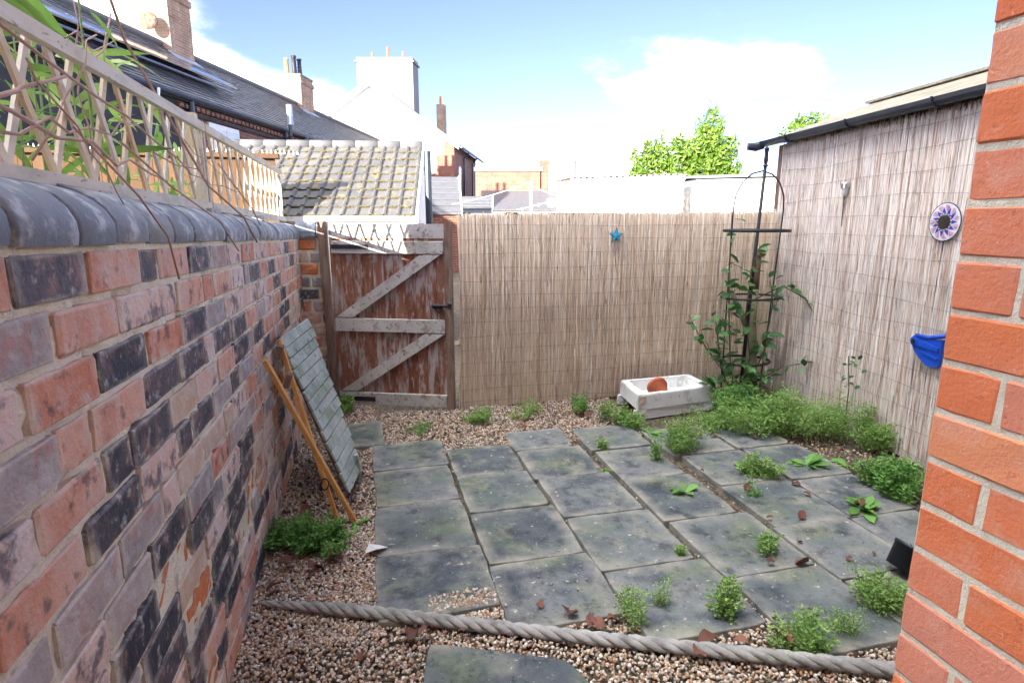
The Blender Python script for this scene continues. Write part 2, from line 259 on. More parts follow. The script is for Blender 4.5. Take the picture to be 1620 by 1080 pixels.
def thing(name, loc, label, cat, group=None):
    o = bpy.data.objects.new(name, None); COL.objects.link(o); o.location = loc; o.empty_display_size = .1
    return tag(o, label, cat, group)
def tag(o, label, cat, group=None, kind=None):
    if label: o['label'] = label; o['category'] = cat
    if group: o['group'] = group
    if kind: o['kind'] = kind
    return o
def solo(name, mb, mat, loc, label, cat, group=None, smooth=False):
    return tag(link(name, mb.mesh(name, smooth, loc), mat, None, loc), label, cat, group)
def jit(a): return random.uniform(-a, a)
def rotz(a): return Matrix.Rotation(a, 3, 'Z')

# ------------------------------------------------------------------ ground
def ground_z(x, y): return 0.0
gm = MB()
xs = [-300, -60, -12, -3, -1.5] + [i * .25 - .9 for i in range(22)] + [6, 12, 60, 300]
ys = [-300, -60, -10, -2] + [i * .25 - 1 for i in range(26)] + [6.5, 9, 14, 30, 80, 400]
for y in ys:
    for x in xs: gm.v.append((x, y, -.012 + (jit(.006) if -1 < x < 4.5 and 0 < y < 5 else 0)))
nx = len(xs)
for j in range(len(ys) - 1):
    for i in range(nx - 1): gm.f.append((j * nx + i, j * nx + i + 1, j * nx + nx + i + 1, j * nx + nx + i))
ground = link('ground', gm.mesh('ground', True), 'soil'); ground['kind'] = 'structure'

SLABS = [(-.02, .46, 3.59, 4.03), (-.015, .45, 3.09, 3.57), (-.02, .46, 2.585, 3.075), (-.025, .47, 2.10, 2.57),
 (.487, .92, 3.375, 3.83), (.485, .93, 2.895, 3.355), (.488, .955, 2.39, 2.88), (.487, .965, 1.93, 2.375),
 (.95, 1.38, 3.70, 4.05), (.955, 1.41, 3.225, 3.68), (.975, 1.43, 2.725, 3.20), (.985, 1.455, 2.22, 2.71), (.985, 1.49, 1.735, 2.20),
 (1.47, 1.93, 3.575, 3.99), (1.49, 1.905, 3.075, 3.54), (1.485, 1.92, 2.56, 3.055), (1.51, 1.975, 2.035, 2.545), (1.525, 1.99, 1.53, 2.015),
 (1.98, 2.46, 3.35, 3.84), (2.03, 2.485, 2.865, 3.325), (2.03, 2.485, 2.36, 2.85), (2.0, 2.45, 1.90, 2.345), (2.01, 2.46, 1.42, 1.88),
 (2.505, 2.945, 2.82, 3.32), (2.505, 2.94, 2.35, 2.80), (2.475, 2.90, 1.88, 2.33), (2.50, 2.92, 3.35, 3.80),
 (-.29, .045, 4.04, 4.54)]
def slab(poly, z0, th, tilt):
    cx = sum(p[0] for p in poly) / len(poly); cy = sum(p[1] for p in poly) / len(poly)
    out = []; 
    n = len(poly)
    for i in range(n):      # subdivide each edge and nibble it
        a, b = poly[i], poly[(i + 1) % n]
        for k in range(6):
            t = k / 6; e = .004 if k else .010
            out.append((a[0] + (b[0] - a[0]) * t + jit(.0035) + (cx - a[0]) * (0.02 if k == 0 else 0), a[1] + (b[1] - a[1]) * t + jit(.0035) + (cy - a[1]) * (0.02 if k == 0 else 0)))
    v = []; m = len(out)
    for z, k in ((z0 - th, 1.0), (z0 - .004, 1.0), (z0 - .0012, .994), (z0, .984)):
        for p in out:
            x, y = cx + (p[0] - cx) * k, cy + (p[1] - cy) * k
            v.append((x - cx, y - cy, z - z0 + tilt[0] * (x - cx) + tilt[1] * (y - cy)))
    f = [(r * m + i, r * m + (i + 1) % m, r * m + m + (i + 1) % m, r * m + m + i) for r in range(3) for i in range(m)] + [tuple(range(3 * m, 4 * m))]
    me = bpy.data.meshes.new('paving_slab'); me.from_pydata(v, [], f); me.update()
    o = link('paving_slab', me, 'slab', ground, (cx, cy, z0)); return o
for (x0, x1, y0, y1) in SLABS:
    e_ = .007
    slab([(x0 - e_ + jit(.004), y0 - e_ + jit(.004)), (x1 + e_ + jit(.004), y0 - e_ + jit(.004)), (x1 + e_ + jit(.004), y1 + e_ + jit(.004)), (x0 - e_ + jit(.004), y1 + e_ + jit(.004))], .026 + jit(.004), .04, (jit(.008), jit(.008)))
slab([(.06, 1.42), (.78, 1.30), (.64, 1.73), (.155, 1.935)], .03, .04, (0, .01))

# gravel: every pebble is geometry, far too many to count
def ico(sub):
    t = (1 + 5 ** .5) / 2
    v = [(-1, t, 0), (1, t, 0), (-1, -t, 0), (1, -t, 0), (0, -1, t), (0, 1, t), (0, -1, -t), (0, 1, -t), (t, 0, -1), (t, 0, 1), (-t, 0, -1), (-t, 0, 1)]
    f = [(0, 11, 5), (0, 5, 1), (0, 1, 7), (0, 7, 10), (0, 10, 11), (1, 5, 9), (5, 11, 4), (11, 10, 2), (10, 7, 6), (7, 1, 8), (3, 9, 4), (3, 4, 2), (3, 2, 6), (3, 6, 8), (3, 8, 9), (4, 9, 5), (2, 4, 11), (6, 2, 10), (8, 6, 7), (9, 8, 1)]
    v = [Vector(p).normalized() for p in v]
    for _ in range(sub):
        cache = {}; nf = []
        def mid(a, b):
            k = (min(a, b), max(a, b))
            if k not in cache: v.append(((v[a] + v[b]) / 2).normalized()); cache[k] = len(v) - 1
            return cache[k]
        for a, b, c in f: x, y, z = mid(a, b), mid(b, c), mid(c, a); nf += [(a, x, z), (b, y, x), (c, z, y), (x, y, z)]
        f = nf
    return np.array([tuple(p) for p in v]), np.array(f)
def rot_rand(n):
    q = RNG.normal(size=(n, 4)); q /= np.linalg.norm(q, axis=1)[:, None]; w, x, y, z = q.T
    return np.stack([np.stack([1 - 2 * (y * y + z * z), 2 * (x * y - z * w), 2 * (x * z + y * w)], -1), np.stack([2 * (x * y + z * w), 1 - 2 * (x * x + z * z), 2 * (y * z - x * w)], -1), np.stack([2 * (x * z - y * w), 2 * (y * z + x * w), 1 - 2 * (x * x + y * y)], -1)], -2)
def numesh(name, verts, faces, smooth=True):
    me = bpy.data.meshes.new(name); k = faces.shape[1]
    me.vertices.add(len(verts)); me.vertices.foreach_set('co', verts.astype(np.float32).ravel())
    me.loops.add(faces.size); me.loops.foreach_set('vertex_index', faces.astype(np.int32).ravel())
    me.polygons.add(len(faces)); me.polygons.foreach_set('loop_start', np.arange(0, faces.size, k, dtype=np.int32))
    me.polygons.foreach_set('use_smooth', np.full(len(faces), smooth)); me.update(calc_edges=True); me.validate(); return me
def scatter(base, pos, size, squash, rots):
    bv, bf = base; n = len(pos)
    v = bv[None] * np.stack([size, size * RNG.uniform(.6, 1, n), size * squash], -1)[:, None, :]
    v = np.einsum('nij,nkj->nki', rots, v) + pos[:, None, :]
    f = bf[None] + (np.arange(n) * len(bv))[:, None, None]
    return v.reshape(-1, 3), f.reshape(-1, bf.shape[1])
def on_slab(p):
    m = np.zeros(len(p), bool)
    for (x0, x1, y0, y1) in SLABS: m |= (p[:, 0] > x0 + .004) & (p[:, 0] < x1 - .004) & (p[:, 1] > y0 + .004) & (p[:, 1] < y1 - .004)
    # the front slab (a skewed quad)
    q = (p[:, 0] > .09) & (p[:, 0] < .72) & (p[:, 1] < 1.93 - .41 * (p[:, 0] - .155)) & (p[:, 1] > 1.42 - .17 * (p[:, 0] - .06)) & (p[:, 0] > .06 + (p[:, 1] - 1.42) * .18) & (p[:, 0] < .78 - (p[:, 1] - 1.30) * .32)
    return m | q
def pebbles(n, x0, x1, y0, y1, smin, smax, sub, keep_slab=0.0):
    p = np.stack([RNG.uniform(x0, x1, n), RNG.uniform(y0, y1, n), np.zeros(n)], -1)
    s = on_slab(p); keep = ~s | (RNG.random(n) < keep_slab); p = p[keep]; s = s[keep]; n = len(p)
    size = RNG.uniform(smin, smax, n); p[:, 2] = np.where(s, .03, RNG.uniform(-.006, .012, n)); 
    near = np.sin(p[:, 0] * 9) * np.cos(p[:, 1] * 8)
    p[:, 2] += np.where(s, 0, near * .006)
    return scatter(ico(sub), p, size, RNG.uniform(.5, .8, n), rot_rand(n))
def pebble_obj(sets):
    V = []; F = []; o = 0
    for v, f in sets: V.append(v); F.append(f + o); o += len(v)
    ob = link('gravel', numesh('gravel', np.concatenate(V), np.concatenate(F)), 'pebble'); return ob
pb = pebble_obj([pebbles(17000, -.57, 2.0, 1.15, 2.08, .0042, .0095, 1), pebbles(8500, -.57, 0, 2.05, 3.1, .0042, .0095, 1), pebbles(6500, -.57, .0, 3.1, 5.1, .006, .011, 0),
                 pebbles(9000, -.05, 2.1, 3.8, 4.78, .006, .011, 0), pebbles(1100, .18, .50, 2.06, 2.22, .005, .009, 1, .30), pebbles(500, .0, .9, 2.0, 2.3, .005, .009, 1, .05), pebbles(900, 0, 2.5, 1.9, 3.9, .004, .008, 0, .012), pebbles(1500, 2.85, 3.7, 1.6, 3.9, .004, .010, 0)])
tag(pb, 'brown and cream rounded gravel around the paving slabs', 'gravel', kind='stuff')

# ------------------------------------------------------------------ old brick boundary wall on the left
def brick_mesh(l, h, d, soft=.008, nu=4, nv=3, rough=.003, post=None):
    """face towards +x, length along y; nibbled rounded arrises"""
    v = []; f = []
    us = [-1, -1 + 2 * soft * 1.6 / l] + [-1 + 2 * (i + 1) / (nu) for i in range(nu - 1)] + [1 - 2 * soft * 1.6 / l, 1]
    vsx = [-1, -1 + 2 * soft * 1.4 / h] + [-1 + 2 * (i + 1) / nv for i in range(nv - 1)] + [1 - 2 * soft * 1.4 / h, 1]
    us = us[:1] + us[1:2] + us[2:-2] + us[-2:]; nU, nV = len(us), len(vsx)
    for j, b in enumerate(vsx):
        for i, a in enumerate(us):
            eu = i in (0, nU - 1); ev = j in (0, nV - 1); corner = eu and ev
            x = -(soft * (1.5 if corner else 1.0) if (eu or ev) else 0) + jit(rough)
            y = a * l / 2 * (1 if not corner else .97) + jit(rough * (1.6 if eu or ev else 1)); z = b * h / 2 * (1 if not corner else .93) + jit(rough * (1.3 if ev else 1))
            v.append((x, y, z))
    for j in range(nV - 1):
        for i in range(nU - 1): f.append((j * nU + i, j * nU + i + 1, j * nU + nU + i + 1, j * nU + nU + i))
    ring = [i for i in range(nU)] + [j * nU + nU - 1 for j in range(1, nV)] + [(nV - 1) * nU + i for i in range(nU - 2, -1, -1)] + [j * nU for j in range(nV - 2, 0, -1)]
    o = len(v)
    for k in ring: v.append((-d, v[k][1], v[k][2]))
    m = len(ring)
    for k in range(m): f.append((ring[(k + 1) % m], ring[k], o + k, o + (k + 1) % m))
    me = bpy.data.meshes.new('brick')
    if post: v = [post(p) for p in v]
    me.from_pydata(v, [], f); me.update(); return me
wall = thing('brick_wall', (-.67, 3, 0), 'old brick garden wall of mixed red and blue bricks under rounded coping', 'wall')
WS = lambda y: 1 - .017 * (y - 1.07)
FACE = -.545
pitch = 1.557 / 15
kinds_hi = ['brick_pink'] * 5 + ['brick_grey'] * 3 + ['brick_blue'] * 3 + ['brick_red'] * 4
kinds_mid = ['brick_pink'] * 4 + ['brick_red'] * 5 + ['brick_blue'] * 5 + ['brick_grey'] * 2 + ['brick_buff']
kinds_lo = ['brick_blue'] * 7 + ['brick_red'] * 5 + ['brick_pink'] * 3 + ['brick_orange'] * 2 + ['brick_grey'] * 2 + ['brick_buff']
for c in range(15):
    y = .62 + (.0 if c % 2 else .14) + jit(.03)
    while y < 5.12:
        l = random.choice([.265, .275, .28, .28, .29]) if random.random() < .8 else .135
        if y + l > 5.2: l = 5.2 - y
        if l < .05: break
        yc = y + l / 2; z = (c + .5) * pitch
        ks = kinds_hi if c > 11 else kinds_mid if c > 7 else kinds_lo
        k = random.choice(ks)
        out = jit(.003) - (.008 if k == 'brick_orange' else 0); h = pitch - .013 - random.random() * .006
        rt = jit(.006)
        zc = z * WS(yc); sl_ = -.017 * z
        def post(p, out=out, rt=rt, sl_=sl_): return (p[0] + out, p[1] - p[2] * rt, p[2] + p[1] * (rt + sl_))
        me = brick_mesh(l - .010 - random.random() * .008, h * WS(yc), .10, random.choice([.002, .003, .005]), 4, 2, .0012, post)
        link('brick', me, k, wall, (FACE + .67, yc - 3, zc))
        y += l + jit(.006)
# mortar bed with an uneven face
mo = MB(); ny_, nz_ = 110, 48
for j in range(nz_ + 1):
    for i in range(ny_ + 1):
        y = .55 + 4.68 * i / ny_; z = 1.55 * j / nz_
        mo.v.append((FACE - .0075 + jit(.004) - (.018 if random.random() < .12 else 0), y, z * WS(y)))
for j in range(nz_):
    for i in range(ny_): a = j * (ny_ + 1) + i; mo.f.append((a, a + 1, a + ny_ + 2, a + ny_ + 1))
part('mortar', mo, 'mortar', wall, True)
part('wall_core', MB().box((-.685, 2.89, .755), (.21, 4.66, 1.39)), 'mortar', wall)
# half-round coping bricks
y = .5
CP = [(FACE + .012, 0), (FACE + .016, .022)] + [(-.672 + .143 * math.cos(R(a)), .03 + .098 * math.sin(R(a))) for a in range(10, 171, 16)] + [(-.815, .022), (-.811, 0)]
while y < 5.16:
    l = random.choice([.17, .20, .21, .22]); l = min(l, 5.2 - y)
    if l < .04: break
    z0 = 1.557; mb = MB(); dzj = jit(.004); dxj = jit(.006); n = len(CP)
    for t, k in ((0, .985), (.025, 1), (.975, 1), (1, .985)):
        yy = y + .004 + (l - .010) * t
        for (x, z) in CP: mb.v.append((-.67 + (x + .67) * k + dxj + jit(.0015), yy + jit(.0015), (z0 + .006) * WS(yy) + z * k + dzj))
    for r in range(3):
        for i in range(n - 1): mb.f.append((r * n + i, r * n + n + i, r * n + n + i + 1, r * n + i + 1))
    mb.f += [tuple(range(n)), tuple(range(4 * n - 1, 3 * n - 1, -1))]
    part('coping_brick', mb, 'coping', wall, True); y += l
part('coping_bed', MB().add([(x, yy, z * WS(yy)) for yy in (.5, 5.2) for (x, z) in ((FACE - .002, 1.545), (FACE - .002, 1.566), (-.75, 1.62), (-.80, 1.566))], [(0, 1, 5, 4), (1, 2, 6, 5), (2, 3, 7, 6)]), 'mortar', wall)

# short return of the wall beside the gate
stub = thing('brick_pier', (-.43, 5.27, 0), 'narrow sooty brick pier between the old wall and the gate', 'pier')
for c in range(14):
    segs = [(-.56, -.40), (-.40, -.315)] if c % 2 else [(-.56, -.47), (-.47, -.315)]
    for (a, b) in segs:
        if b - a < .02: continue
        me = brick_mesh(b - a - .014, pitch - .018, .2, .008, 3, 2, .003)
        o = link('brick', me, random.choice(['brick_blue', 'brick_blue', 'brick_grey', 'brick_grey', 'brick_red', 'brick_orange', 'brick_buff']), stub, ((a + b) / 2 + .43, 5.17 - 5.27, (c + .5) * (1.46 / 14)))
        o.rotation_euler = (0, 0, -math.pi / 2)
part('mortar', MB().box((-.44, 5.285, .73), (.25, .21, 1.46)), 'mortar', stub)
cb = MB(); pr = [(5.155, 0)] + [(5.28 - .13 * math.cos(R(a)), .02 + .115 * math.sin(R(a))) for a in range(0, 181, 18)] + [(5.41, 0)]
for (a, b) in ((-.57, -.41), (-.402, -.312)):
    cb = MB(); cb.prism([(a, yy, 1.462 + z) for yy, z in pr], (b - a, 0, 0)); part('coping_brick', cb, 'coping', stub, False)

# ------------------------------------------------------------------ orange brick corner of the house on the right
PX, PY = .907, .728; PP = .0837
house = thing('brick_house', (2.2, -2, 0), 'smooth orange brick house corner with pale mortar close to the camera', 'house')
for c in range(0, 34):
    zt = 1.6 + (2.113 - 1.6) * .54 + PP * (c - 22)      # bed joints as in the photograph
    z = zt - PP / 2
    if z < .02 or z > 2.6: continue
    hd = (c % 2 == 0)
    y = PY
    lens = [.102, .218, .218, .218] if hd else [.218, .218, .218]
    for l in lens:
        if y - l < -.1: break
        me = brick_mesh(l - .0095, PP - .0100, .09, .0022, 3, 2, .0008)
        o = link('brick', me, 'new_brick', house, (PX - 2.2 + jit(.0015), y - l / 2 + .0055 + 2 - .0055, z)); o.rotation_euler = (0, 0, math.pi)
        y -= l
part('mortar', MB().box((1.3955, -.65, 1.3), (.973, 2.744, 2.6)), 'new_mortar', house)
part('wall', MB().box((2.9, -.65, 2.0), (2.03, 2.72, 4.0)), 'house_brick', house)
part('upper_wall', MB().box((1.4, -.65, 3.35), (.97, 2.745, 1.49)), 'house_brick', house)
part('rear_wall', MB().box((1.45, -4.55, 2.6), (4.9, 5.0, 5.2)), 'house_brick', house)
part('door', MB().box((.05, -2.03, 1.05), (.9, .06, 2.1)), 'white_wood', house)
part('roof', MB().prism([(-1.2, -1.9, 5.2), (-1.2, -4.55, 7.0), (-1.2, -7.3, 5.2)], (5.4, 0, 0)), 'slate', house)
part('neighbour_shade_wall', MB().box((-2.82, -3.55, 2.15), (3.6, 5.1, 4.3)), 'house_brick', house)  # unseen block behind the camera, left end set to shade fence and gate
part('neighbour_shade_roof', MB().prism([(-4.65, -.98, 4.3), (-4.65, -3.5, 5.1), (-4.65, -6.1, 4.3)], (3.43, 0, 0)), 'slate', house)  # unseen roof over the added shading block

# ------------------------------------------------------------------ gate
GA = Vector((-.31, 5.15, 0)); GU = Vector((1, -.39, 0)).normalized(); GN = Vector((-.39, -1, 0)).normalized()   # along the gate, towards the camera
GR = Matrix((GU, -GN, Vector((0, 0, 1)))).transposed()
def gp(s_, z, out=0.0): return GA + GU * s_ + GN * out + Vector((0, 0, z))
gate = thing('wooden_gate', GA + GU * .5, 'weathered red brown plank gate with grey Z brace', 'gate')
s_ = .012
while s_ < 1.0:
    w_ = min(.092 + jit(.006), 1.005 - s_)
    if w_ < .02: break
    zt = 1.575 + jit(.008)
    part('board', MB().box(gp(s_ + w_ / 2, zt / 2 + .015, jit(.002)), (w_ - .0012, .018, zt - .03), GR, .003), 'wood_red', gate); s_ += w_
def grail(z0, z1, a=.035, b=1.0, m='wood_grey', nm='rail'):
    return part(nm, MB().box(gp((a + b) / 2, (z0 + z1) / 2, .022), (b - a, .025, z1 - z0), GR, .004), m, gate)
grail(1.335, 1.44); grail(.675, .79); grail(.025, .135)
part('top_board', MB().box(gp(.52, 1.52, .014), (.97, .008, .115), GR), 'wood_grey', gate)
for (a, b) in (((.05, .80), (.93, 1.33)), ((.05, .145), (.95, .668))):
    A, B = gp(a[0], a[1], .022), gp(b[0], b[1], .022); w_ = .10
    poly = [gp(a[0], a[1], .011), gp(a[0] + .15, a[1], .011), gp(b[0] + .04, b[1], .011), gp(b[0] - .13, b[1], .011)]
    part('brace', MB().prism(poly, GN * .024), 'wood_grey', gate)
nails = MB()
for z in (1.41, 1.365, .765, .70, .11, .05):
    for k in range(11): nails.box(gp(.08 + .085 * k + jit(.008), z + jit(.006), .036), (.006, .004, .006), GR)
part('nails', nails, 'black_metal', gate)['kind'] = 'stuff'
la = part('latch', MB().box(gp(.93, .905, .022), (.09, .03, .035), GR, .006), 'black_metal', gate)
part('bolt', MB().tube([gp(.90, .912, .045), gp(1.05, .912, .045)], .008, 8), 'black_metal', la)
part('keeper', MB().box(gp(1.045, .915, .04), (.04, .03, .045), GR, .005), 'black_metal', la)
part('hasp', MB().tube([gp(.955 + .028 * math.cos(R(a)), .885 + .028 * math.sin(R(a)), .048) for a in range(180, 361, 20)], .005, 6), 'black_metal', la)
part('hinge_plate', MB().box(gp(.20, 1.392, .037), (.32, .005, .035), GR), 'black_metal', gate)
part('hinge_plate', MB().box(gp(.20, .078, .037), (.32, .005, .04), GR), 'black_metal', gate)
for (a, dxx, nm) in ((-.012, -.03, 'gate post on the hinge side beside the brick pier'), (1.035, 0, 'gate post on the latch side next to the reed screen')):
    mb = MB(); p0 = gp(a, -.02, .01); p1 = gp(a + dxx, 1.60, .01); mb.bar(p0, p1, .055, .07, up=GN)
    solo('gate_post', mb, 'wood_post', tuple(p0), 'dark brown timber ' + nm, 'post', 'gate posts')

# ------------------------------------------------------------------ reed screens
def reed_mesh(length_at, n, zt, zjit, rad, layers, base, u, nrm, lean=.010, breaks=.35):
    """reeds standing along base + u*s; nrm points to the camera side"""
    V = []; F = []; o = 0; k = 3
    for i in range(n):
        s = length_at * (i + RNG.random()) / n; d = RNG.uniform(0, layers); r = rad * RNG.uniform(.65, 1.25)
        h = zt(s) + RNG.normal(0, zjit); b = RNG.uniform(0, 0.02) if RNG.random() > breaks else RNG.uniform(.2, h * .7)
        if RNG.random() < breaks * .6: h = b + RNG.uniform(.4, 1.0) if b + .5 < h else h
        h = min(h, zt(s) + zjit * 2.5); ln = RNG.normal(0, lean); bow = RNG.normal(0, .004)
        zs = np.array([b, b + (h - b) * .5, h]); ss = s + ln * (zs - .8) + np.array([0, bow, 0]); dd = d + np.array([0, RNG.normal(0, .003), 0])
        a = RNG.uniform(0, 6.28); ang = a + np.arange(4) * math.pi / 2
        for j in range(3):
            c = base + u * ss[j] + nrm * dd[j]
            rr = r * (1.0 if j < 2 else .75)
            for q in ang: V.append((c[0] + u[0] * math.cos(q) * rr + nrm[0] * math.sin(q) * rr, c[1] + u[1] * math.cos(q) * rr + nrm[1] * math.sin(q) * rr, zs[j]))
        for j in range(2):
            for q in range(4): e = (q + 1) % 4; F.append((o + j * 4 + q, o + j * 4 + e, o + j * 4 + 4 + e, o + j * 4 + 4 + q))
        F.append((o + 8, o + 9, o + 10, o + 11)); o += 12
    return numesh('reeds', np.array(V), np.array(F), True)
def screen(label, base, u, nrm, length, n, zt, zjit, rad, mat, wires, wz, sag):
    t = thing('reed_screen', tuple(base + u * length / 2), label, 'screen', None)
    me = reed_mesh(length, n, zt, zjit, rad, .012, base, u, nrm)
    o = link('reeds', me, mat, t, -t.location); o['kind'] = 'stuff'
    # dark backing of more reeds seen between the front ones
    for i in range(wires):
        z = wz(i); mb = MB(); pts = []; k = int(length / .06); ph = random.random() * 6; am = sag * random.uniform(.6, 1.4)
        for j in range(k + 1):
            s = length * j / k; pts.append(base + u * s + nrm * (.0165 + rad * .4) + Vector((0, 0, z + am * math.sin(s * 2.3 + ph) + am * .5 * math.sin(s * 6.1 + ph * 2) + jit(.0015))))
        mb.tube(pts, .0010, 4, False); part('tie_wire', mb, 'wire', t)
    return t
FU = Vector((1, .0, 0)); FB = Vector((.735, 4.775, 0))
screen('tan reed screen across the back beside the gate', FB, FU, Vector((0, -1, 0)), 3.06, 2400, lambda s: 1.645 + .012 * s, .012, .0042, 'reed', 14, lambda i: .055 + .1165 * i, .005)
RU = Vector((-.27, -1.9, 0)).normalized(); RN = Vector((-1.9, .27, 0)).normalized(); RB = Vector((3.79, 4.80, 0))
screen('tall grey weathered reed screen covering the shed wall on the right', RB, RU, RN, 3.3, 2600, lambda s: 2.275 - .012 * s, .03, .0044, 'reed_grey', 16, lambda i: .07 + .142 * i, .012)

bw = thing('garden_wall', (2.3, 4.9, 0), 'low whitewashed wall showing its mossy top above the reed screen', 'wall')
part('wall', MB().box((2.33, 4.89, .82), (2.9, .16, 1.63)), 'render', bw)
x = .86
while x < 3.7:
    l = random.uniform(.12, .3); mb = MB(); mb.box((x + l / 2, 4.885, 1.645 + jit(.004)), (l - .01, .17 + jit(.02), .035 + random.random() * .02), rotz(jit(.05)), .012)
    part('coping_stone', mb, random.choice(['render', 'moss', 'black_paint', 'render']), bw); x += l

# ------------------------------------------------------------------ shed behind the right-hand screen
shed = thing('shed', (4.6, 3.4, 0), 'shed with mossy felt roof and dark gutter behind the tall reed screen', 'shed')
p0, p1 = RB + RU * -.15, RB + RU * 3.5; away = -RN
part('wall', MB().prism([p0 + away * .03, p1 + away * .03, p1 + away * 2.0, p0 + away * 2.0], (0, 0, 2.30)), 'wood_post', shed)
q0, q1 = p0 + RU * -.06, p1
part('roof', MB().prism([q0 + RN * .05 + Vector((0, 0, 2.36)), q0 + away * .95 + Vector((0, 0, 2.70)), q0 + away * 2.2 + Vector((0, 0, 2.36)), q0 + away * 2.2 + Vector((0, 0, 2.33)), q0 + RN * .05 + Vector((0, 0, 2.335))], q1 - q0), 'felt', shed)
part('ridge_board', MB().bar(q0 + away * .95 + Vector((0, 0, 2.71)), q1 + away * .95 + Vector((0, 0, 2.71)), .12, .02), 'felt', shed)
gut = MB(); gc = RN * .075; n = 7
prof = [(math.cos(R(a)) * .052, math.sin(R(a)) * .052) for a in range(180, 361, 30)] + [(math.cos(R(a)) * .046, math.sin(R(a)) * .046) for a in range(360, 179, -30)]
g0, g1 = p0 + RU * -.10, p1
for e in (g0, g1):
    for (a, b) in prof: q = e + gc + RN * a + Vector((0, 0, 2.345 + b)); gut.v.append(tuple(q))
m = len(prof); gut.f += [(i, (i + 1) % m, m + (i + 1) % m, m + i) for i in range(m)] + [tuple(range(m)), tuple(range(2 * m - 1, m - 1, -1))]
gu = part('gutter', gut, 'gutter', shed)
for s in (.35, 1.15, 1.95, 2.75):
    c = p0 + RU * s + gc; br = MB(); br.tube([c + RN * (math.cos(R(a)) * .055) + Vector((0, 0, 2.345 + math.sin(R(a)) * .055)) for a in range(175, 366, 19)], .009, 6); part('bracket', br, 'gutter', gu)
ol = g0 + gc + Vector((0, 0, 2.32))
part('outlet', MB().tube([ol, ol + Vector((-.06, .03, -.02)), ol + Vector((-.13, .06, -.015))], [.04, .042, .034], 10), 'gutter', gu)

# ------------------------------------------------------------------ trellis along the coping
TX = -.655
def trellis(y0, y1, label):
    t = thing('lattice_trellis', (TX, (y0 + y1) / 2, 1.68), label, 'trellis', 'trellis panels on the wall')
    zb = lambda y: 1.715 - .0175 * y - .006; zt = lambda y: 1.985
    part('bottom_rail', MB().bar((TX + .012, y0, zb(y0)), (TX + .012, y1, zb(y1)), .022, .036), 'wood_trellis', t)
    part('top_rail', MB().bar((TX + .012, y0, zt(y0)), (TX + .012, y1, zt(y1)), .022, .034), 'wood_trellis', t)
    for yy in (y0 + .012, y1 - .012): part('end_stile', MB().bar((TX, yy, zb(yy)), (TX, yy, zt(yy)), .022, .024, up=(0, 1, 0)), 'wood_trellis', t)
    for sgn, x in ((1, TX + .0015), (-1, TX - .0125)):
        y = y0 - .25
        while y < y1 + .05:
            a = Vector((x, y if sgn > 0 else y + .16, zt(y) - .005)); b = Vector((x, y + .16 if sgn > 0 else y, zb(y) + .005))
            lo, hi = y0 + .015, y1 - .015
            def clip(p, q):
                if p.y < lo: p = p + (q - p) * ((lo - p.y) / (q.y - p.y))
                if p.y > hi: p = p + (q - p) * ((hi - p.y) / (q.y - p.y))
                return p
            if not (max(a.y, b.y) < lo + .03 or min(a.y, b.y) > hi - .03):
                a2, b2 = clip(a, b), clip(b, a)
                part('slat', MB().bar(a2, b2, .021, .008, up=(1, 0, 0)), 'wood_slat', t)
            y += .185 + jit(.008)
    return t
trellis(.7, 2.78, 'near diamond lattice trellis panel tangled with bare stems on the wall top')
trellis(2.80, 5.14, 'far sunlit diamond lattice trellis panel on the wall top near the gate')
mb = MB().bar((TX - .03, 2.79, 1.60), (TX - .03, 2.79, 2.04), .045, .045, up=(0, 1, 0))
solo('trellis_post', mb, 'wood_slat', (TX - .03, 2.79, 1.6), 'pale timber post where the two trellis panels meet', 'post')
for yy, l, lb in ((1.62, .14, 'near trellis panel'), (2.75, .16, 'joint of the two trellis panels'), (3.9, .12, 'far trellis panel')):
    solo('packing_block', MB().box((TX + .02, yy, 1.662 * 1 - .0165 * (yy - 1.3)), (.05, l, .03)), 'wood_grey', (TX + .02, yy, 1.65), 'small grey timber packing block under the ' + lb, 'timber block', 'packing blocks')

# ------------------------------------------------------------------ slatted panel and sticks leaning on the wall
lp = thing('leaning_boards', (-.2, 3.3, .0), 'grey green slatted board panel leaning against the old brick wall', 'panel')
T0, B0 = Vector((-.505, 3.36, .955)), Vector((-.175, 3.17, .085)); dsl = B0 - T0; nb_ = 15
for i in range(nb_):
    t = (i + .5) / nb_; v = Vector((.10, .56, .03)) * (1 - t) + Vector((.065, .34, .0)) * t
    v = v * (1 + jit(.03)); p = T0 + dsl * t + Vector((0, jit(.012), 0)); nn = dsl.cross(v).normalized(); nn = nn if nn.x > 0 else -nn
    ax = v.normalized(); up = dsl.normalized(); up = (up - ax * up.dot(ax)).normalized(); rot = Matrix((ax, up, ax.cross(up))).transposed()
    part('board', MB().box(p + v / 2 + nn * (.012 + jit(.003)), (v.length, dsl.length / nb_ - .004, .016), rot @ Matrix.Rotation(jit(.02), 3, 'Z'), .003), 'wood_mossy', lp)
for k in (.12, .85): part('batten', MB().bar(T0 + Vector((.1, .56, .03)) * k - Vector((.012, 0, 0)), B0 + Vector((.065, .34, 0)) * k - Vector((.012, 0, 0)), .04, .02, up=(1, 0, 0)), 'wood_post', lp)
part('foot', MB().bar(B0 + Vector((.05, .28, .12)), B0 + Vector((.075, .28, -.07)), .035, .02, up=(1, 0, 0)), 'wood_mossy', lp)
fr = thing('folding_frame', (-.2, 3.0, 0), 'two crossed orange wooden legs bolted together in front of the slatted panel', 'frame')
a0, a1 = Vector((-.495, 2.87, .955)), Vector((-.13, 2.99, .0)); b0, b1 = Vector((-.475, 3.22, .985)), Vector((-.225, 3.03, .0))
part('leg', MB().bar(a0, a1, .042, .02, up=(.9, .0, .25)), 'wood_orange', fr)
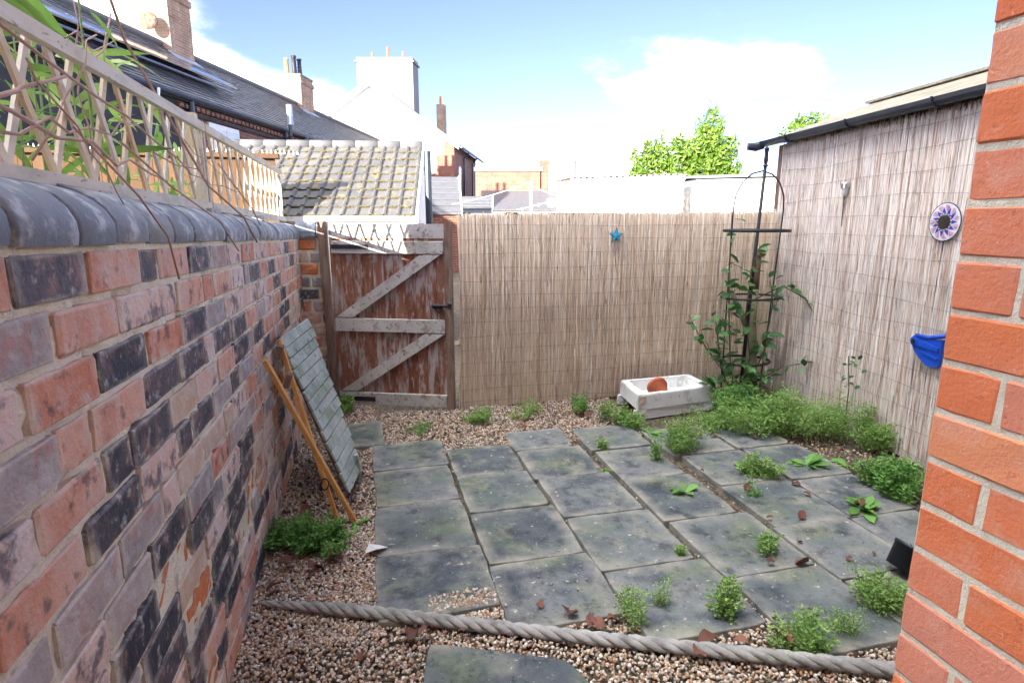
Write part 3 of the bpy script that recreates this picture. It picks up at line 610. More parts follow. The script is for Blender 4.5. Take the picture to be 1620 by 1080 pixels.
part('leg', MB().bar(b0, b1, .042, .02, up=(.9, 0, .3)), 'wood_orange', fr)
mid = (b0 + b1) / 2 + Vector((.02, -.04, -.1))
part('bolt', MB().lathe([(0, .006), (.008, .006), (.008, -.02), (0, -.02)], mid, 10, Matrix.Rotation(R(80), 3, 'Y')), 'steel', fr)
for k, (z, dy_) in enumerate(((.93, .0), (.80, -.05))):
    part('end_block', MB().box((-.47 + k * .045, 3.16 - k * .1, z), (.03, .06, .075), Matrix.Rotation(R(20), 3, 'Y'), .004), 'wood_post', fr)
part('strap', MB().tube([b1 + (b0 - b1) * .22 + Vector((.02 * math.cos(a), -.03 + .012 * math.sin(a), .028 * math.sin(a))) for a in np.linspace(0, 6.28, 12)], .004, 5), 'black_plastic', fr)

# ------------------------------------------------------------------ twisted rope edging
rp = MB(); P0 = np.array([-.50, 2.34]); PM = np.array([.50, 1.90]); P1 = np.array([1.95, 1.30]); n_t = 260; tw = 19
for st in range(3):
    pts = []; rad = []
    for i in range(n_t):
        t = i / (n_t - 1); q = (1 - t) ** 2 * P0 + 2 * t * (1 - t) * (PM + np.array([.02, .02])) + t * t * P1
        tg = 2 * (1 - t) * (PM - P0) + 2 * t * (P1 - PM); tg = tg / np.linalg.norm(tg); sdv = np.array([-tg[1], tg[0]])
        taper = .45 + .55 * min(1, t / .16)
        a = t * tw * 2 * math.pi / 1.0 * .75 + st * 2 * math.pi / 3
        rr = .0125 * taper; z = .026 + .012 * taper + .004 * math.sin(t * 9)
        pts.append((q[0] + sdv[0] * math.cos(a) * rr, q[1] + sdv[1] * math.cos(a) * rr, z + math.sin(a) * rr)); rad.append(.0152 * taper)
    rp.tube(pts, rad, 8)
solo('rope_edging', rp, 'rope', (.5, 1.9, 0), 'thick grey twisted rope lying across the gravel in front of the slabs', 'rope', smooth=True)

# ------------------------------------------------------------------ white trough with terracotta pot
sk = thing('white_trough', (2.3, 4.1, 0), 'chipped white trough on feet in the back corner by the reed screen', 'trough')
O4 = [Vector((x, y, 0)) for x, y in [(2.089, 4.124), (2.83, 4.222), (2.846, 4.627), (2.14, 4.58)]]
cen = sum(O4, Vector()) / 4
ins = [cen + (p - cen) * .82 for p in O4]
zt, zb_ = .215, .085
tb = MB(); 
for ring, z in ((O4, zb_), (O4, zt - .012), ([cen + (p - cen) * .985 for p in O4], zt), (ins, zt), (ins, zt - .02), ([cen + (p - cen) * .76 for p in O4], zb_ + .03)):
    tb.v += [(p.x, p.y, z) for p in ring]
for r in range(5):
    for i in range(4): tb.f.append((r * 4 + i, r * 4 + (i + 1) % 4, r * 4 + 4 + (i + 1) % 4, r * 4 + 4 + i))
tb.f += [(20, 21, 22, 23), (3, 2, 1, 0)]
part('basin', tb, 'sink', sk)
part('apron', MB().prism([O4[0] + Vector((.02, .01, .0)), O4[1] + Vector((-.03, .01, 0)), O4[1] + Vector((-.03, .035, 0)), O4[0] + Vector((.02, .035, 0))], (0, 0, zb_ - .004)), 'sink', sk)
for p, s in ((O4[0], 1), (O4[3], 1), (O4[1], -1), (O4[2], -1)):
    q = cen + (p - cen) * .93
    part('foot', MB().prism([q + Vector((-.05, -.012, .0)), q + Vector((.035, -.012, 0)), q + Vector((.05, -.012, zb_)), q + Vector((-.05, -.012, zb_))], (0, .03, 0)), 'sink', sk)
part('corner_patch', MB().box(O4[0] + Vector((.04, -.004, .175)), (.055, .006, .06)), 'brick_buff', sk)
part('corner_patch', MB().box(O4[1] + Vector((-.02, -.002, .18)), (.03, .006, .05)), 'brick_buff', sk)
pot = MB().lathe([(.0, .0), (.05, 0), (.078, .12), (.088, .12), (.088, .15), (.076, .15), (.07, .12), (.045, .02), (0, .02)], (0, 0, 0), 20, Matrix.Rotation(R(-68), 3, 'X') )
pot.v = [(x + 2.36, y + 4.20, z + .165) for x, y, z in pot.v]
solo('flower_pot', pot, 'terracotta', (2.36, 4.22, .12), 'terracotta flower pot lying inside the white trough', 'flower pot', smooth=True)

# ------------------------------------------------------------------ obelisk, stump, ornaments
ob = thing('plant_support', (3.28, 4.45, 0), 'black iron arched plant support in the corner with a hoop ring', 'plant support')
arch = []
ra = .275
for dx_ in ((1, .12),):
    pts = []
    for k in range(33):
        t = k / 32
        if t < .38: w_ = -1; z = t / .38 * 1.72; sx = -(.80 + .2 * z / 1.72)
        elif t > .62: z = (1 - t) / .38 * 1.72; sx = (.80 + .2 * z / 1.72)
        else: a = math.pi * (1 - (t - .38) / .24); sx = math.cos(a); z = 1.72 + .30 * math.sin(a)
        pts.append((3.31 + sx * ra * dx_[0] - .02 * (1.7 - z), 4.45 + sx * ra * dx_[1], z))
    part('arch', MB().tube(pts, .0065, 6), 'black_metal', ob, True)
for z, r_, w_ in ((1.52, .285, .014), (.94, .26, .010), (.36, .235, .012)):
    part('ring', MB().tube([(3.31 - .02 * (1.7 - z) + r_ * math.cos(a), 4.45 + r_ * .8 * math.sin(a), z) for a in np.linspace(0, 2 * math.pi, 33)], w_, 6, False), 'black_metal', ob, True)
pl = part('pole', MB().tube([(3.25, 4.42, 0), (3.28, 4.42, 1.1), (3.315, 4.42, 2.05)], [.017, .016, .013], 8), 'black_metal', ob, True)
part('finial', MB().lathe([(.012, 0), (.022, .01), (.012, .025), (.018, .05), (.014, .11), (.02, .15), (0, .17)], (3.316, 4.42, 2.05), 10), 'black_metal', pl)
st = thing('tree_stump', (3.4, 4.52, 0), 'green barked cut back tree stem standing in the fence corner', 'stump')
part('trunk', MB().tube([(3.41, 4.52, 0), (3.40, 4.52, .35), (3.385, 4.53, .7), (3.39, 4.53, 1.0)], [.085, .062, .047, .043], 10), 'bark_green', st, True)
part('limb', MB().tube([(3.39, 4.53, .95), (3.40, 4.54, 1.15), (3.42, 4.55, 1.34)], [.042, .036, .03], 9), 'bark', st, True)
part('limb', MB().tube([(3.385, 4.53, .6), (3.25, 4.55, .85), (3.17, 4.57, 1.0), (3.14, 4.58, 1.18)], [.035, .026, .023, .02], 8), 'bark_green', st, True)

star = thing('star_ornament', (2.12, 4.74, 1.48), 'small turquoise five pointed star hanging on the tan reed screen', 'ornament')
sr = .068; sc = Vector((2.12, 4.745, 1.475))
pt = lambda r_, a, o: sc + Vector((r_ * math.sin(a), -o, r_ * math.cos(a)))
for k in range(5):
    a = k * 2 * math.pi / 5; d = math.pi / 5
    v = [pt(0, 0, .018), pt(.027, a - d, .006), pt(sr, a, .004), pt(.027, a + d, .006), pt(0, 0, 0), pt(.027, a - d, 0), pt(sr, a, 0), pt(.027, a + d, 0)]
    part('point', MB().add(v, [(0, 1, 2), (0, 2, 3), (5, 4, 7, 6), (1, 5, 6, 2), (2, 6, 7, 3)]), 'star_blue', star)
part('frame', MB().tube([pt(sr * 1.04 if k % 2 == 0 else .029, k * math.pi / 5, .003) for k in range(11)], .0025, 5, False), 'black_metal', star)

def on_screen(s, z, out): return RB + RU * s + RN * out + Vector((0, 0, z))
DS = 1.93; DC = on_screen(DS, 1.595, .03); dr = .116
disc = thing('mosaic_mirror', DC, 'round mosaic sun mirror with violet rays on the tall reed screen', 'mirror')
FR = Matrix((RU, Vector((0, 0, 1)), RN)).transposed()          # local x along the screen, y up, z to the yard
def dp(r_, a, o): return DC + FR @ Vector((r_ * math.cos(a), r_ * math.sin(a), o))
part('backing', MB().lathe([(0, -.008), (dr, -.008), (dr + .002, 0), (dr - .003, .006), (0, .006)], DC, 40, FR), 'mosaic_white', disc)
part('rim', MB().tube([dp(dr, a, .003) for a in np.linspace(0, 2 * math.pi, 49)], .0035, 6, False), 'black_metal', disc)
part('mirror', MB().lathe([(.044, .006), (.044, .012), (.040, .014), (0, .014)], DC, 32, FR), 'mirror', disc)
for k in range(32): 
    a = 2 * math.pi * k / 32; part('bead', MB().box(dp(.052, a, .010), (.006, .006, .006), FR), 'mosaic_white' if k % 2 else 'black_metal', disc)
for k in range(11):
    a = 2 * math.pi * k / 11
    def tri(pts, m, nm): part(nm, MB().prism([dp(r_, b, .006) for r_, b in pts], RN * .004), m, disc)
    tri([(.058, a - .20), (.058, a + .20), (.090, a + .04)], 'mosaic_violet', 'ray')
    tri([(.066, a + .25), (.098, a + .12), (.104, a + .30)], 'mosaic_pink', 'tile')
    tri([(.070, a + .30), (.106, a + .34), (.100, a + .46)], 'mosaic_pink', 'tile')

LS = on_screen(.96, 1.86, .035); sol = thing('solar_light', LS, 'small steel capped solar light pushed into the tall reed screen', 'light')
part('cap', MB().lathe([(0, .03), (.030, .03), (.034, .024), (.034, -.012), (.028, -.014), (0, -.014)], LS, 18), 'steel', sol, False)
part('lens', MB().lathe([(.024, -.014), (.022, -.055), (.010, -.068), (0, -.068)], LS, 16), 'frost', sol, True)
part('spike', MB().tube([LS + Vector((0, 0, -.066)), LS + Vector((.004, .0, -.30))], [.006, .003], 6), 'bark', sol)

BC = on_screen(1.86, .83, .03); bb = thing('blue_bracket', BC, 'blue plastic bracket with dark pivot bolt half hidden by the orange brick corner', 'bracket')
def bq(x, y, o): return BC + FR @ Vector((x, y, o))
arc = [(-.035, .0), (-.028, .028), (-.005, .042), (.06, .030), (.20, .045), (.20, -.13), (.12, -.145), (.06, -.115), (.0, -.07), (-.027, -.03)]
part('plate', MB().prism([bq(x, y, 0) for x, y in arc], RN * .022), 'blue_plastic', bb)
part('rib', MB().prism([bq(x, y, .022) for x, y in ((-.01, .03), (.19, -.01), (.19, -.03), (-.005, -.028))], RN * .012), 'blue_plastic', bb)
part('rib', MB().prism([bq(x, y, .022) for x, y in ((.06, -.05), (.19, -.075), (.19, -.088), (.06, -.062))], RN * .010), 'blue_plastic', bb)
part('boss', MB().lathe([(.030, .02), (.030, .036), (.022, .038), (0, .038)], BC, 18, FR), 'blue_plastic', bb)
part('bolt', MB().lathe([(.016, .036), (.016, .042), (.010, .044), (0, .044)], BC, 14, FR), 'black_metal', bb)
part('arm', MB().tube([bq(.0, .038, .02), bq(.10, .040, .02), bq(.22, .075, .02)], .014, 8), 'blue_plastic', bb, True)
part('hook', MB().tube([bq(.075, -.12, .01), bq(.07, -.17, .01), bq(.068, -.20, .012)], .003, 5), 'steel', bb)
bp_ = MB().lathe([(.0, 0), (.055, 0), (.07, .10), (.074, .10), (.074, .115), (.064, .115), (.05, .02), (0, .02)], (2.27, 1.86, .03), 18, Matrix.Rotation(R(35), 3, 'Y'))
bp_.v = [(x, y, z + .03) for x, y, z in bp_.v]
solo('black_pot', bp_, 'black_plastic', (2.27, 1.86, .03), 'black plastic pot tipped over on the slabs beside the orange brick corner', 'pot', smooth=True)

# ------------------------------------------------------------------ plants in the yard
def leaf_quads(pos, dirs, nor, ln, wd):
    """folded leaf of 4 triangles for each position; arrays (n,3)"""
    n = len(pos); sd = np.cross(dirs, nor); sd /= np.linalg.norm(sd, axis=1)[:, None] + 1e-9; nn = np.cross(sd, dirs)
    a = pos; m = pos + dirs * (ln * .45)[:, None] - nn * (wd * .25)[:, None]; t = pos + dirs * ln[:, None]
    l = pos + dirs * (ln * .45)[:, None] + sd * (wd * .5)[:, None]; r = pos + dirs * (ln * .45)[:, None] - sd * (wd * .5)[:, None]
    v = np.stack([a, l, t, r, m], 1).reshape(-1, 3); b = (np.arange(n) * 5)[:, None, None]
    f = (np.array([[0, 4, 1], [1, 4, 2], [2, 4, 3], [3, 4, 0]])[None] + b).reshape(-1, 3)
    return v, f
def unit(a): return a / (np.linalg.norm(a, axis=1)[:, None] + 1e-9)
def weed(name, x, y, h, spread, stems, per, ls, label, cat='weed', leafmat='leaf_fern', group='weeds in the paving', z0=.0, aspect=.55, droop=.0):
    t = thing(name, (x, y, z0), label, cat, group); sm = MB(); P = []; D = []; LN = []
    for i in range(stems):
        if i % 9 == 0: ox, oy, hk = RNG.normal(0, spread * .42), RNG.normal(0, spread * .42), RNG.uniform(.55, 1.15)
        a = RNG.uniform(0, 6.28); rr = .62 * spread * math.sqrt(RNG.random()) ; hh = h * RNG.uniform(.55, 1.1) * (1 - .35 * (rr / spread) ** 2)
        hh *= hk; tip = Vector((x + ox + rr * math.cos(a), y + oy + rr * math.sin(a), z0 + hh)); b0_ = Vector((x + ox + rr * .25 * math.cos(a), y + oy + rr * .25 * math.sin(a), z0 - .01))
        mid_ = (b0_ + tip) / 2 + Vector((jit(.02), jit(.02), hh * .18)); tip.z -= droop * rr
        sm.tube([b0_, mid_, tip], [.0016, .0013, .0008], 3, False)
        for k in range(per):
            u = RNG.uniform(.22, 1.0); p = (b0_ * (1 - u) ** 2 + mid_ * (2 * u * (1 - u)) + tip * u * u)
            aa = RNG.uniform(0, 6.28); reach = RNG.uniform(0, .028) * (h / .16)
            P.append((p.x + reach * math.cos(aa), p.y + reach * math.sin(aa), p.z + RNG.uniform(-.01, .012))); D.append((math.cos(aa), math.sin(aa), RNG.uniform(-.2, .9))); LN.append(ls * RNG.uniform(.6, 1.3))
    P = np.array(P); D = unit(np.array(D)); LN = np.array(LN); NR = unit(RNG.normal(size=P.shape) + np.array([0, 0, 1.2]))
    kv = RNG.uniform(.75, 1.35); v, f = leaf_quads(P, D, NR, LN * kv, LN * kv * RNG.uniform(.38, .75))
    if RNG.random() < .3: leafmat = 'leaf_broad'
    link('foliage', numesh('foliage', v - np.array([x, y, z0]), f, False), leafmat, t)
    part('stems', sm, 'stem_green', t)['kind'] = 'stuff'; return t
G = 'feathery green weed '
for (x, y, h, sp, n, lb) in [
  (2.98, 3.98, .27, .20, 60, 'mound beside the white trough, nearest the fence corner'), (2.62, 3.72, .22, .19, 60, 'mound directly in front of the white trough'),
  (3.02, 3.55, .30, .22, 85, 'mound under the tall reed screen, third from the far corner'), (3.36, 3.50, .30, .20, 85, 'mound against the tall reed screen, middle of the row'),
  (3.50, 3.18, .25, .15, 60, 'mound against the tall reed screen, last of the row'), (2.98, 2.55, .21, .17, 70, 'clump at the slab edge beside the orange brick corner'),
  (2.10, 3.45, .24, .17, 34, 'tall and loose, spilling over the slab joints'), (2.28, 2.98, .14, .12, 26, 'low and spreading in a joint beside the loose tall one'), (1.98, 4.02, .17, .15, 34, 'at the left foot of the white trough'),
  (2.05, 1.70, .20, .11, 40, 'clump tucked against the base of the orange brick corner'), (-.36, 2.84, .13, .17, 60, 'mat beside the old brick wall below the crossed legs'), (-.27, 4.93, .13, .15, 46, 'tuft at the foot of the gate hinge post')]:
    weed('feathery_weed', x, y, h * 1.12, sp * 1.15, int(n * 1.35), 46, .019, G + lb)
for (x, y, h, sp, n, lb) in [
  (1.36, 1.83, .20, .09, 16, 'growing at the rope beside the pale spotted slab'), (1.52, 1.62, .15, .14, 22, 'tangle on the gravel behind the rope'), (1.74, 1.58, .20, .07, 16, 'sprig rising behind the rope near the brick corner'),
  (1.02, 1.90, .16, .10, 16, 'sprig at the rope in front of the second slab joint'), (1.80, 2.16, .22, .05, 9, 'thin sprig at a four slab corner'), (1.83, 3.28, .16, .05, 9, 'thin sprig in the middle of the paving'),
  (1.55, 3.60, .13, .06, 9, 'wispy sprig between slabs near the back'), (1.16, 1.92, .14, .06, 9, 'little sprig between rope and slabs'), (.80, 4.36, .12, .16, 26, 'patch on the gravel before the reed screen'),
  (1.30, 4.45, .13, .17, 26, 'ragged patch along the foot of the reed screen'), (1.72, 4.40, .16, .12, 22, 'patch on the gravel left of the white trough'), (1.42, 2.25, .10, .03, 5, 'seedling on the joint of the dark slab'),
  (2.16, 2.70, .12, .07, 12, 'sprig in the joint near the stained slabs'), (.30, 4.30, .05, .18, 20, 'low seedlings on the gravel before the gate')]:
    weed('slender_weed', x, y, h, sp, int(n * 1.3), 30, .015, 'slender green weed ' + lb)
def rosette(x, y, n, ln, lb, up=.6):
    t = thing('leafy_weed', (x, y, .02), 'broad leaved green weed ' + lb, 'weed', 'broad leaved weeds'); P = []; D = []; 
    for k in range(n):
        a = RNG.uniform(0, 6.28); D.append((math.cos(a), math.sin(a), RNG.uniform(up * .3, up * 1.6))); P.append((jit(.01), jit(.01), 0))
    D = unit(np.array(D)); P = np.array(P); LN = RNG.uniform(.7, 1.2, n) * ln; NR = unit(np.tile([0, 0, 1.], (n, 1)) + RNG.normal(0, .2, (n, 3)))
    sd = unit(np.cross(D, NR)); nn = np.cross(sd, D); V = []; F = []
    for k in range(n):       # five cross sections with a drooping tip
        for i, (u, w_) in enumerate(((0, .06), (.3, .22), (.55, .34), (.8, .26), (1, .03))):
            c = P[k] + D[k] * LN[k] * u - np.array([0, 0, 1]) * LN[k] * .35 * u * u
            V += [c + sd[k] * LN[k] * w_ * .5, c - nn[k] * LN[k] * .03, c - sd[k] * LN[k] * w_ * .5]
        o = k * 15
        for i in range(4):
            for j in range(2): F.append((o + i * 3 + j, o + i * 3 + j + 1, o + i * 3 + 4 + j, o + i * 3 + 3 + j))
    link('foliage', numesh('foliage', np.array(V), np.array(F), True), 'leaf_broad', t); part('root', MB().tube([(x, y, -.01), (x, y, .03)], .006, 5), 'stem_green', t)
for a in [(2.62, 2.40, 20, .15, 'rosette on the slabs before the brick corner', 1.0), (2.75, 2.98, 16, .15, 'with pale green leaves beside the row of mounds', .9), (3.0, 2.92, 10, .11, 'in the bed under the tall reed screen', .6),
          (1.76, 2.83, 9, .11, 'in a joint in the middle of the paving', .7), (2.02, 3.78, 14, .12, 'spreading before the left foot of the trough', .4), (.84, 2.42, 7, .06, 'small, flat in the joint of two front slabs', .2),
          (1.42, 3.24, 8, .08, 'at the corner of the yellow mossy slab', .3), (-.12, 2.93, 6, .09, 'by the feet of the crossed orange legs', .3), (.20, 3.10, 6, .05, 'tiny, in the joint of the left slabs', .2), (.80, 3.37, 5, .05, 'tiny, in the joint near the back slabs', .3)]:
    rosette(*a)

# climber on the plant support: every leaf its own piece
lm = MB(); 
for i, (u, w_) in enumerate(((0, .08), (.22, .40), (.5, .56), (.8, .34), (1, .02))): lm.v += [(-w_ / 2, u, .05 * math.sin(u * 3) + w_ * .12), (0, u, .05 * math.sin(u * 3)), (w_ / 2, u, .05 * math.sin(u * 3) + w_ * .12)]
for i in range(4):
    for j in range(2): lm.f.append((i * 3 + j, i * 3 + j + 1, i * 3 + 4 + j, i * 3 + 3 + j))
oval = lm.mesh('leaf', True); oval.materials.append(M['leaf_dark'])
def put_leaf(me, p, parent, sc, d, roll=0):
    o = bpy.data.objects.new('leaf', me); COL.objects.link(o); o.parent = parent
    d = Vector(d).normalized(); q = d.to_track_quat('Y', 'Z'); o.rotation_mode = 'QUATERNION'; o.rotation_quaternion = q @ Matrix.Rotation(roll, 3, 'Y').to_quaternion()
    o.location = Vector(p) - root_loc(parent); o.scale = (sc, sc, sc); return o
cl = thing('climbing_plant', (3.2, 4.42, 0), 'dark leaved evergreen climber winding up the plant support', 'climber')
STEMS = [[(3.22, 4.42, 0), (3.10, 4.38, .35), (3.06, 4.40, .8), (3.04, 4.42, 1.2), (3.03, 4.42, 1.66)], [(3.22, 4.42, 0), (3.28, 4.36, .4), (3.20, 4.36, .8), (3.22, 4.36, 1.15), (3.30, 4.38, 1.4)],
         [(3.2, 4.42, 0), (2.95, 4.30, .35), (2.78, 4.30, .55), (2.62, 4.32, .82)], [(3.25, 4.4, 0), (3.42, 4.36, .45), (3.45, 4.34, .9), (3.40, 4.34, 1.1)], [(3.2, 4.4, 0), (3.0, 4.34, .25), (2.92, 4.33, .6), (2.88, 4.34, .85)],
         [(3.25, 4.4, .1), (3.5, 4.2, .35), (3.66, 4.05, .42)], [(3.25, 4.4, .9), (3.5, 4.3, 1.05), (3.66, 4.2, .95), (3.70, 4.1, .8)], [(3.2, 4.4, 0), (2.85, 4.25, .2), (2.74, 4.25, .3)], [(3.2, 4.35, 0), (3.1, 4.2, .2), (3.15, 4.2, .4)]]
for pi, st_ in enumerate(STEMS):
    part('stem', MB().tube(st_, [.006] * (len(st_) - 1) + [.003], 5), 'bark', cl, True)
    for k in range([52, 48, 24, 30, 30, 12, 10, 32, 52][pi]):
        t = random.uniform(.12, 1) * (len(st_) - 1); i = min(int(t), len(st_) - 2); p = Vector(st_[i]).lerp(Vector(st_[i + 1]), t - i)
        put_leaf(oval, p + Vector((jit(.04), jit(.03) - .015, jit(.03))), cl, random.uniform(.065, .12), (jit(1), random.uniform(-1, .2), jit(.6)), jit(.8))
sp = thing('seedling_shrub', (3.45, 3.45, 0), 'thin dark leaved shoot rising against the tall reed screen', 'plant')
pts = [(3.45, 3.42, 0), (3.47, 3.44, .35), (3.44, 3.45, .62)]; part('stem', MB().tube(pts, .004, 5), 'bark', sp)
for k in range(16): t = random.random(); put_leaf(oval, Vector(pts[1]).lerp(Vector(pts[2]), t) + Vector((jit(.07), jit(.05), jit(.05))), sp, .05, (jit(1), jit(1), .4), jit(.8))

# fallen leaves
dl = []
for q in range(3):
    mb = MB(); n = 9
    for i in range(n):
        u = i / (n - 1); w_ = (math.sin(u * math.pi) ** .7) * (.34 if q < 2 else .5) + (.10 if (q == 2 and i % 2) else 0) + .01
        c = .18 * math.sin(u * 3 + q) ; mb.v += [(-w_, u, c + w_ * (.6 + .3 * q)), (0, u, c), (w_, u, c + w_ * (.45 + jit(.3)))]
    for i in range(n - 1):
        for j in range(2): mb.f.append((i * 3 + j, i * 3 + j + 1, i * 3 + 4 + j, i * 3 + 3 + j))
    me = mb.mesh('fallen_leaf', True); me.materials.append(M['leaf_dead']); dl.append(me)
LV = [(.10, 2.02, .11), (.16, 2.0, .08), (.09, 1.98, .07), (-.40, 2.62, .13), (-.33, 2.52, .15), (-.25, 2.6, .12), (-.44, 2.45, .11), (-.2, 2.72, .09), (-.42, 3.1, .10), (-.1, 3.1, .08), (-.15, 3.6, .07),
      (.72, 1.93, .10), (.80, 1.90, .11), (.86, 1.88, .09), (.77, 1.88, .08), (1.23, 1.70, .13), (1.47, 1.58, .15), (1.60, 1.55, .12), (1.28, 1.66, .10), (2.0, 2.18, .08), (1.93, 2.02, .10), (1.78, 2.06, .07), (2.05, 2.42, .06), (2.2, 2.42, .08),
      (2.48, 2.72, .10), (2.42, 2.63, .07), (2.62, 2.46, .09), (2.28, 2.0, .05), (2.16, 2.0, .06), (2.5, 1.98, .07), (1.36, 3.66, .07), (1.90, 3.66, .08), (2.3, 3.62, .10), (2.42, 3.6, .09), (1.62, 4.35, .09), (1.72, 4.28, .10),
      (1.85, 4.2, .09), (1.1, 4.2, .08), (.62, 4.1, .06), (.46, 3.75, .05), (2.0, 3.05, .05), (2.12, 2.78, .07), (2.7, 3.45, .10), (2.9, 3.3, .09), (.62, 2.05, .05), (.3, 1.96, .05), (.33, 1.86, .05), (1.1, 1.62, .08), (-.1, 1.9, .06), (2.2, 1.72, .07), (3.1, 3.1, .09), (3.2, 2.95, .08), (3.3, 2.8, .09), (3.0, 2.8, .08), (3.15, 2.7, .07), (3.35, 3.0, .08), (2.6, 3.9, .09), (2.45, 3.85, .08), (2.8, 3.6, .08)]
for i, (x, y, s_) in enumerate(LV):
    o = link('fallen_leaf', dl[i % 3], None, None, (x, y, .035 + random.random() * .008)); o.rotation_euler = (jit(.3), jit(.3), random.uniform(0, 6.3)); o.scale = (s_ * .6,) * 3
    tag(o, 'curled dry brown fallen leaf on the gravel or slabs', 'leaf', 'fallen leaves')
mb = MB().add([(-.08, 2.62, .03), (-.02, 2.60, .055), (.03, 2.64, .035), (-.01, 2.68, .03), (-.06, 2.67, .05)], [(0, 1, 4), (1, 2, 3), (1, 3, 4)])
solo('plastic_scrap', mb, 'paper', (-.03, 2.64, .03), 'scrap of torn white plastic at the edge of the left slabs', 'scrap')

# ------------------------------------------------------------------ bamboo and bare climber behind and over the trellis
bl = MB()
for i, (u, w_) in enumerate(((0, .03), (.15, .12), (.4, .15), (.75, .09), (1, .005))): bl.v += [(-w_ / 2, u, -.22 * u * u + w_ * .12), (0, u, -.22 * u * u), (w_ / 2, u, -.22 * u * u + w_ * .12)]
for i in range(4):
    for j in range(2): bl.f.append((i * 3 + j, i * 3 + j + 1, i * 3 + 4 + j, i * 3 + 3 + j))
lance = bl.mesh('leaf', True); lance.materials.append(M['leaf_bamboo'])
bam = thing('bamboo', (-1.15, 1.8, 0), 'bamboo with long pale green leaves pushing up behind the trellis', 'bamboo')
for k in range(16):
    y = random.uniform(1.70, 2.65) if k < 11 else random.uniform(2.4, 3.3); x = random.uniform(-1.10, -.80); h = random.uniform(2.05, 2.5) if k < 11 else random.uniform(1.75, 2.05)
    lx = jit(.12); part('cane', MB().tube([(x, y, 0), (x + lx * .5, y + jit(.05), h * .6), (x + lx, y + jit(.1), h)], [.007, .006, .002], 6), 'stem_green', bam, True)
    for i in range(18):
        z = h * random.uniform(.66, 1.02); put_leaf(lance, (x + lx * z / h + jit(.05), y + jit(.06), z), bam, random.uniform(.11, .23), (random.uniform(-.6, 1), random.uniform(-.9, .9), random.uniform(-.5, .7)), jit(1.2))
for p, d, sc_ in (((-.78, 1.55, 2.10), (.3, .9, -.25), .30), ((-.80, 1.62, 2.14), (.15, 1, -.20), .42), ((-.80, 1.55, 2.16), (.05, 1, .0), .40), ((-.75, 2.4, 2.06), (.1, 1, -.35), .26), ((-.78, 1.5, 2.05), (.3, .9, .1), .22)):
    put_leaf(lance, p, bam, sc_, d, jit(.4))
vine = thing('bare_climber', (-.66, 2, 1.65), 'leafless pinkish climber stems threaded through and hanging off the trellis', 'climber')
def wander(a, b, n, am):
    a, b = Vector(a), Vector(b); return [a.lerp(b, i / n) + (Vector((jit(am * .5), jit(am), jit(am))) if 0 < i < n else Vector()) for i in range(n + 1)]
VP = [((-.60, 1.0, 1.72), (-.60, 1.5, 1.90), .009), ((-.60, 1.15, 1.80), (-.63, 2.2, 1.73), .008), ((-.62, 1.3, 1.95), (-.60, 2.6, 1.76), .006), ((-.64, 1.4, 1.72), (-.62, 1.75, 2.05), .005), 
      ((-.61, 1.2, 1.75), (-.6, 1.9, 1.86), .006), ((-.6, 2.0, 1.8), (-.61, 3.6, 1.72), .004), ((-.68, 1.75, 1.70), (-.70, 1.85, 2.18), .005), ((-.63, 1.6, 2.0), (-.66, 2.15, 2.12), .003), ((-.6, 1.35, 1.9), (-.56, 1.62, 1.63), .004),
      ((-.63, 2.3, 1.9), (-.62, 3.3, 1.76), .003), ((-.64, 2.5, 1.74), (-.63, 3.0, 1.95), .003)]
for a, b, r_ in VP: part('stem', MB().tube(wander(a, b, 7, .022), [r_ * .62 * (1 - .06 * i) for i in range(8)], 6), 'cane', vine, True)
for pts, r_ in (([(-.70, 2.02, 2.36), (-.68, 2.12, 2.14), (-.63, 2.35, 1.92), (-.60, 2.6, 1.74), (-.535, 2.9, 1.62), (-.52, 3.1, 1.50)], .0045), ([(-.6, 1.5, 1.80), (-.53, 1.62, 1.66), (-.515, 1.75, 1.56), (-.52, 1.82, 1.44)], .003),
                ([(-.6, 1.75, 1.80), (-.56, 2.0, 1.70), (-.515, 2.35, 1.60), (-.51, 2.6, 1.48)], .003), ([(-.62, 2.9, 1.85), (-.53, 3.1, 1.66), (-.515, 3.2, 1.58)], .003), ([(-.66, 1.78, 1.99), (-.68, 1.95, 2.06), (-.70, 2.1, 2.2)], .003)):
    part('stem', MB().tube(pts, r_, 5), 'cane', vine, True)

# ------------------------------------------------------------------ background: timber fence, tiled outbuilding
tf = thing('timber_fence', (-2.2, 7.0, 0), 'orange brown boarded fence with spike strips behind the far trellis', 'fence')
x = -4.4
while x < -1.0:
    part('board', MB().box((x + .06, 7.0 + jit(.003), 1.13), (.116, .02, 2.26)), 'wood_fence', tf); x += .12
part('cap_board', MB().box((-2.65, 6.98, 2.29), (3.55, .12, .05)), 'wood_fence', tf)
for x in np.arange(-4.2, -.95, .45): part('spike_strip', MB().add([p for k in range(9) for p in ((x + k * .045, 6.97, 2.315), (x + k * .045 + .02, 6.97, 2.315), (x + k * .045 + .01, 6.98, 2.315), (x + k * .045 + .01, 6.973, 2.36))], [q for k in range(9) for q in ((k * 4, k * 4 + 1, k * 4 + 3), (k * 4 + 1, k * 4 + 2, k * 4 + 3), (k * 4 + 2, k * 4, k * 4 + 3))]), 'frost', tf)

